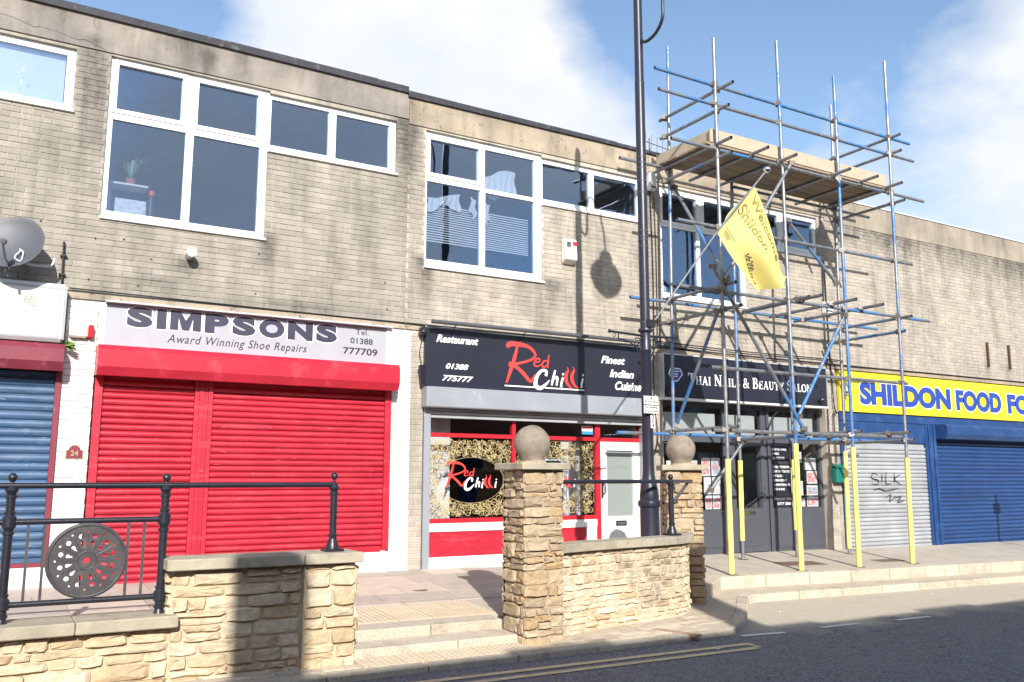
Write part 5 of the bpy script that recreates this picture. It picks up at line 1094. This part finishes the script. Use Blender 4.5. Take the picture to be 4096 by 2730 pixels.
sl = MB().add([(-.93, -.014, -.013), (.93, -.014, -.013), (.93, .010, .012), (-.93, .010, .012)], [(0, 1, 2, 3)]).add([(-.93, -.0134, -.0145), (.93, -.0134, -.0145), (.93, .0106, .0105), (-.93, .0106, .0105)], [(3, 2, 1, 0)]).mesh('slat', 'blind')
for i in range(17): place('slat', sl, bl, (6.315, .2, 4.86 + i * .036), (0, .02 * math.sin(i * .2), 0))
def curtain(x0, x1, z0, z1, lab, amp, seed, top):
    rg = random.Random(seed); n = 26; mb = MB(); rows = 8; vs = []
    for j in range(rows + 1):
        for i in range(n + 1):
            u, v = i / n, j / rows; x = x0 + (x1 - x0) * u; zt = z1 + top * math.sin(u * 3.1 + seed); zb_ = z0 + .06 * math.sin(u * 7 + seed) + top * .6 * math.sin(u * 3.1 + seed)
            vs.append((x + .02 * math.sin(v * 6 + u * 9), .16 + amp * math.sin(u * 34 + 1.5 * v) * (.4 + v), zt + (zb_ - zt) * v))
    mb.add(vs, [(j * (n + 1) + i, j * (n + 1) + i + 1, (j + 1) * (n + 1) + i + 1, (j + 1) * (n + 1) + i) for j in range(rows) for i in range(n)])
    solo(mb, 'net_curtain', 'net_cloth', ((x0 + x1) / 2, .16, z0), lab, 'curtain', smooth=True)
curtain(6.40, 6.98, 5.72, 6.10, 'gathered white net hanging in upper right pane above blind', .012, 2.2, -.10)
curtain(5.42, 5.98, 5.40, 5.60, 'crumpled white net swag in lower left pane above blind', .014, 4.4, .07)
curtain(6.16, 6.26, 5.32, 5.62, 'small torn net scrap beside centre mullion', .010, 1., .03); curtain(6.42, 6.5, 5.28, 5.6, 'narrow torn net strip right of centre mullion', .010, 3., .03)
plant('window_plant', 10.02, .3, 4.52, .5, 20, 'trailing pale plant inside first floor salon window', 'leaf_pale', False, .5)
solo(MB().lathe([(.03, 0), (.06, .03), (.07, .1), (.04, .15), (.02, .17)], (10.06, .22, 4.52), 12), 'ornament', 'paper', (10.06, .22, 4.52), 'small white ornament on salon upstairs window ledge', 'ornament', smooth=True)

# ------------------------------------------------------------------ things fixed to the walls
dsh = thing('satellite_dish', (.02, -.3, 3.9), 'dark grey oval satellite dish on brick wall at left edge', 'satellite dish')
cdish = Vector((.03, -.42, 3.93)); ax = Vector((-.35, -1, .35)).normalized()
prof = [(.001, -.045), (.1, -.04), (.2, -.025), (.29, .0), (.33, .018), (.335, .018), (.335, .012), (.29, -.01), (.2, -.035), (.1, -.05), (.001, -.055)]
MB().lathe(prof, cdish, 32, ax).build('reflector', 'plastic_grey', dsh, smooth=True, ang=60)
MB().tube([cdish + Vector((0, 0, -.3)), cdish + Vector((-.06, -.3, -.26)), cdish + Vector((-.1, -.42, -.1))], .012, 8).build('feed_arm', 'plastic_grey', dsh); MB().lathe([(.03, 0), (.035, .06), (.02, .1)], cdish + Vector((-.1, -.42, -.1)), 12, (.2, .9, .1)).build('receiver', 'plastic_grey', dsh)
MB().tube([cdish + Vector((0, .05, -.02)), (.05, -.15, 3.82), (.05, .0, 3.82)], .02, 8).build('mount', 'plastic_grey', dsh)
bw = MB().tube(spline([(.12, -.5, 3.83), (.06, -.52, 3.74), (.12, -.52, 3.70), (.14, -.52, 3.80), (.1, -.5, 3.84)], 4), .008, 6).build('cable_loop', 'paper', dsh)
solo(MB().tube(spline([(.2, -.02, 3.78), (.3, -.2, 3.74), (.44, -.24, 3.75), (.47, -.24, 3.84)], 4), .014, 8), 'overflow_pipe', 'paper', (.3, -.1, 3.76), 'thin white bent pipe sticking out beside satellite dish', 'pipe', smooth=True)
pi_ = thing('drain_pipe', (.57, -.03, 3.6), 'short black vertical pipe on brick wall right of dish', 'pipe'); MB().tube([(.575, -.035, 3.56), (.565, -.035, 4.10)], .013, 8).build('pipe', 'cable', pi_, smooth=True)
for z in (3.70, 3.93): MB().box(.535, .605, -.05, .0, z - .01, z + .01).build('clip', 'cable', pi_)
vt = thing('flue_outlet', (2.0, -.1, 4.12), 'round white plastic flue outlet on brick wall under window', 'flue'); MB().lathe([(.055, 0), (.055, .13), (.062, .13), (.062, .2), (.05, .205), (.01, .206)], (2.0, .0, 4.13), 20, (0, -1, 0)).build('pipe', 'plastic_white', vt, smooth=True)
al = thing('alarm_box', (.82, -.05, 2.95), 'cream alarm box with red lens on white pier', 'alarm box'); MB().box(.69, .895, -.09, .003, 2.952, 3.115).build('case', 'cream_plastic', al, bev=.02); MB().box(.897, .955, -.085, .0, 2.955, 3.112).build('lens', 'lens_red', al, bev=.01)
a2 = thing('alarm_box', (7.9, -.1, 4.76), 'white louvred alarm box on brick wall beside lantern shadow', 'alarm box'); MB().add([(7.755, -.14, 4.80), (7.985, -.14, 4.80), (7.985, 0, 4.74), (7.755, 0, 4.74), (7.755, -.12, 5.14), (7.985, -.12, 5.14), (7.985, 0, 5.16), (7.755, 0, 5.16)], [(0, 3, 2, 1), (4, 5, 6, 7), (0, 1, 5, 4), (1, 2, 6, 5), (2, 3, 7, 6), (3, 0, 4, 7)]).build('case', 'plastic_white', a2, bev=.012)
for i in range(5): MB().box(7.78, 7.86, -.139 + .0006 * i, -.125, 5.0 + i * .02, 5.008 + i * .02).build('louvre', 'plastic_grey', a2)
MB().box(7.90, 7.97, -.1365, -.126, 5.04, 5.10).build('mark', 'lens_red', a2)
pq = thing('number_plaque', (.85, -.02, 1.53), 'arched maroon house number plaque on white pier', 'plaque'); arch = lambda e: [(.765 - e, 1.53 - e), (.935 + e, 1.53 - e), (.935 + e, 1.62)] + [(.85 + (.06 + e) * math.cos(R(q)), 1.62 + (.055 + e) * math.sin(R(q))) for q in range(0, 181, 20)] + [(.765 - e, 1.62)]
MB().plate_xz(arch(.008), -.016, .003).build('border', 'gold', pq); MB().plate_xz(arch(0), -.022, -.0165).build('plate', 'maroon', pq); lettering('24', .81, .89, 1.555, 1.615, -.023, 'gold', pq, bold=.01)
wd_ = thing('weed', (.63, -.1, 2.84), 'small green weed growing out of wall beside white sign', 'plant')
for i in range(26):
    a = random.uniform(-2.6, .5); l = random.uniform(.07, .17); p0 = Vector((.645, -.12, 2.84)); p1 = p0 + Vector((l * math.cos(a), random.uniform(-.12, .02), l * abs(math.sin(a)) * random.choice((-.7, .5)))); s_ = Vector((.008, 0, .008))
    MB().add([p0 - s_, p0 + s_, (p0 + p1) / 2 + s_ * 1.3 + Vector((0, 0, .02)), p1], [(0, 1, 2), (0, 2, 3)]).build('leaf', 'leaf', wd_)
pb = thing('post_box', (14.06, -.1, 1.22), 'green metal letter box on brick pier by scaffold', 'letter box'); MB().box(13.93, 14.20, -.13, .0, 1.22, 1.50).build('case', 'green_metal', pb, bev=.012); MB().add([(13.92, -.15, 1.49), (14.21, -.15, 1.49), (14.21, .0, 1.56), (13.92, .0, 1.56), (13.92, -.15, 1.50), (14.21, -.15, 1.50), (14.21, .0, 1.57), (13.92, .0, 1.57)], [(0, 3, 2, 1), (4, 5, 6, 7), (0, 1, 5, 4), (1, 2, 6, 5), (2, 3, 7, 6), (3, 0, 4, 7)]).build('lid', 'green_metal', pb)
for x0_, x1_, z0_, z1_, lab in ((9.55, 9.71, 6.28, 6.62, 'tall white junction box high beside lamp post'), (13.9, 14.13, 4.50, 4.74, 'white rounded alarm cover behind right scaffold legs'), (14.33, 14.46, 2.92, 3.16, 'small white box on left end of yellow sign')):
    b2 = thing('junction_box', ((x0_ + x1_) / 2, -.05, z0_), lab, 'junction box'); MB().box(x0_, x1_, -.11, -.003 if z0_ > 3.2 else -.058, z0_, z1_).build('case', 'plastic_white', b2, bev=.015); MB().box(x0_ + .03, x1_ - .03, -.116, -.1105, z0_ + .04, z0_ + .07).build('label_strip', 'plastic_grey', b2)
for x, lab in ((19.35, 'left of two short rusty wall channels above yellow sign'), (20.19, 'right of two short rusty wall channels above yellow sign')): solo(MB().box(x - .02, x + .02, -.05, .003, 3.80, 4.36), 'wall_bracket', 'rust', (x, 0, 3.8), lab, 'bracket')
for x, z in ((.86, 3.68), (.90, 4.2), (1.22, 4.23), (1.42, 3.66), (2.87, 3.72), (2.89, 4.26), (4.74, 3.69), (4.70, 4.08), (1.55, 4.02), (.3, 4.33)): MB().lathe([(.011, 0), (.011, .012), (.006, .022)], (x, .004, z), 8, (0, -1, 0)).build('wall_fixing', 'rust', A)
mb = MB(); ck = [(-.6, 6.83), (-.2, 6.80), (.05, 6.74), (.12, 6.76), (.35, 6.735), (.52, 6.70), (.62, 6.72), (.8, 6.66), (.86, 6.64)]
mb.ribbon(ck, [.003, .009, .004, .010, .004], -.0135, 4); mb.ribbon([(.72, 7.05), (.7, 6.98), (.735, 6.9)], [.002, .006, .002], -.0138, 4); mb.build('crack', 'cable', A)
def cable(pts, r_, lab, name='cable'): solo(MB().tube(spline(pts, 6), r_, 6), name, 'cable', pts[0], lab, 'cable', smooth=True)
cable([(.66, -.03, 3.545), (2.9, -.03, 3.525), (5.1, -.035, 3.51), (5.3, -.05, 3.49), (5.6, -.09, 3.50), (7., -.07, 3.495), (9.4, -.07, 3.50), (9.9, -.06, 3.6)], .008, 'black cable running along brickwork over the left shop signs')
cable([(5.28, -.08, 3.36), (5.24, -.06, 3.1), (5.27, -.06, 2.95), (5.23, -.08, 2.88)], .006, 'thin black cable looping down beside restaurant sign')
cable([(9.62, -.03, 6.3), (9.64, -.03, 5.), (9.63, -.03, 4.), (9.6, -.03, 3.2), (9.6, -.04, 2.45), (9.64, -.05, 2.0), (9.58, -.03, 1.7)], .010, 'black cable dropping down brickwork just right of lamp post')
cable([(9.7, -.03, 6.2), (9.72, -.03, 5.), (9.70, -.03, 3.6)], .007, 'thin second cable beside the drop right of lamp post')
cable([(9.6, -.04, 3.62), (11.5, -.05, 3.585), (13.6, -.04, 3.60), (14.3, -.04, 3.6)], .010, 'upper black cable strung above salon sign')
cable([(9.6, -.04, 3.55), (11.5, -.06, 3.50), (13.9, -.05, 3.50), (17., -.04, 3.52), (24., -.04, 3.52)], .010, 'lower black cable running from salon to food shop')
cable([(14.02, -.03, 5.6), (14.03, -.03, 4.6), (14.05, -.03, 3.4), (14.06, -.05, 2.7), (14.12, -.06, 2.55), (14.03, -.05, 2.5), (14.05, -.04, 1.6)], .012, 'black cable down brick pier between salon and food shop')
ar = thing('tv_aerial', (9.75, .2, 7.0), 'thin metal television aerials on roof behind scaffold', 'aerial')
MB().tube([(9.78, .15, 6.4), (9.78, .15, 7.35)], .012, 6).build('mast', 'plastic_grey', ar); MB().tube([(9.62, .15, 7.28), (10.9, .5, 7.36)], .008, 6).build('boom', 'plastic_grey', ar)
for i in range(7): MB().tube([(9.7 + i * .17, .17 + i * .046, 7.12), (9.72 + i * .17, .17 + i * .046, 7.46)], .005, 5).build('element', 'plastic_grey', ar)
gf = thing('graffiti', (15.6, -.02, 1.2), 'black sprayed scrawl on grey roller shutter', 'graffiti'); mb = MB()
for i, pts in enumerate(([(15.3, 1.36), (15.15, 1.40), (15.1, 1.3), (15.3, 1.26), (15.25, 1.18), (15.08, 1.2)], [(15.42, 1.4), (15.40, 1.2)], [(15.55, 1.42), (15.52, 1.2), (15.68, 1.2)], [(15.8, 1.42), (15.78, 1.2)], [(16.0, 1.38), (15.8, 1.28), (16.02, 1.16)], [(15.12, 1.06), (15.3, 1.1), (15.5, 1.05), (15.9, 1.1)], [(15.5, .92), (15.65, .98), (15.6, .84), (15.8, .95)], [(15.75, .9), (15.95, .94), (15.85, .82), (16.05, .86)])): mb.ribbon(pts, [.012, .03, .012], -.002 - .0005 * i, 4)
mb.build('scrawl', 'letter_black', gf)
for (x, y, lab) in ((6.6, -4.56, 'pale scrap of litter between the double yellow lines'), (8.95, -3.2, 'pale scrap of litter in the lay-by near the kerb corner'), (12.4, -3.0, 'pale scrap of litter in the lay-by below the grey shutter')):
    z = zr(x, y); solo(MB().add([(x, y, z + .008), (x + .05, y + .01, z + .009), (x + .04, y + .03, z + .02), (x - .01, y + .025, z + .009)], [(0, 1, 2, 3)]).add([(x, y, z + .0065), (x + .05, y + .01, z + .0075), (x + .04, y + .03, z + .0185), (x - .01, y + .025, z + .0075)], [(3, 2, 1, 0)]), 'litter_scrap', 'paper', (x, y, z), lab, 'litter')
mb = MB().prism_z([(6.42, -3.72), (6.52, -3.70), (6.78, -4.12), (6.68, -4.14)], lambda x, y: zf(x, y) + .009, lambda x, y: zf(x, y) - .02)
solo(mb, 'drain_channel', 'brown_paver', (6.6, -3.9, zf(6.6, -3.9)), 'narrow rusty drain channel crossing the footway below curved wall', 'drain')

# ------------------------------------------------------------------ street furniture just out of frame and the far side of the road (shade and reflections)
TQ = 2.25; XQ, YQ = 19.25 - .34 * TQ, -TQ
sp_ = thing('sign_post', (XQ, YQ, zg(XQ, YQ)), 'slim dark post with small box at pavement edge by blue shutter', 'post')
MB().tube([(XQ, YQ, zg(XQ, YQ)), (XQ, YQ, .96 + .56 * TQ)], .035, 10).build('pole', 'iron', sp_, smooth=True); MB().box(XQ - .12, XQ + .12, YQ - .03, YQ + .03, .55 + .56 * TQ, .75 + .56 * TQ).build('box', 'iron', sp_)
OY = -14.2; oz = zr(0, OY) ; ez = -.46 + .56 * (OY * -1 - 4.02)
opp = thing('opposite_terrace', (4, OY - 4, oz), 'red brick terrace with slate roof on the far side of the road', 'building')
oh = []
for i in range(-11, 14):
    x = i * 3.2; oh += [(x + .9, x + 2.1, oz + 4.3, oz + 6.0), (x + .5, x + 2.6, oz + .8, oz + 2.9)]
mb = MB()
for a, b_, c, d in cells(-38, 46, oz - .3, ez - .15, oh): mb.box(a, b_, OY - .3, OY, c, d)
mb.build('wall', 'red_brick', opp)
mb = MB().prism_x([(OY + .12, ez - .14), (OY + .12, ez), (OY - 4.2, ez + 1.6), (OY - 8.5, ez - .1), (OY - 8.5, ez - .3)][::-1], -38, 46); mb.build('roof', 'slate', opp)
MB().box(-38, 46, OY - 8.5, OY - 8.2, oz - .3, ez - .3).build('back_wall', 'red_brick', opp)
for a, b_, c, d in oh:
    f_ = MB()
    for q in cells(a, b_, c, d, [(a + .06, (a + b_) / 2 - .03, c + .06, d - .06), ((a + b_) / 2 + .03, b_ - .06, c + .06, d - .06)]): f_.box(q[0], q[1], OY - .2, OY - .12, q[2], q[3])
    wf = f_.build('window', 'white_upvc', opp); MB().box(a + .06, b_ - .06, OY - .17, OY - .165, c + .06, d - .06).build('pane', 'glass', wf)
MB().box(-37.8, 45.8, OY - 1.4, OY - 1.3, oz - .2, ez - .3).build('inner_wall', 'room_dark', opp)
tag(MB().box(-38, 46, OY, -10.9, oz - .3, oz + .12).build('far_pavement', 'paving'), kind='structure')
cyy = -15.7; cxx = 2.17 - .34 * (-3.85 - cyy); cz = .66 + .56 * (-3.85 - cyy)
MB().box(cxx - .235, cxx + .235, cyy - .3, cyy + .3, ez - .2, cz).build('chimney', 'red_brick', opp)
cx2 = 7.92 - .34 * (-3.4 - cyy); MB().box(cx2 - .22, cx2 + .22, cyy - .3, cyy + .3, ez - .2, .25 + .56 * (-2.65 - cyy)).build('chimney', 'red_brick', opp)
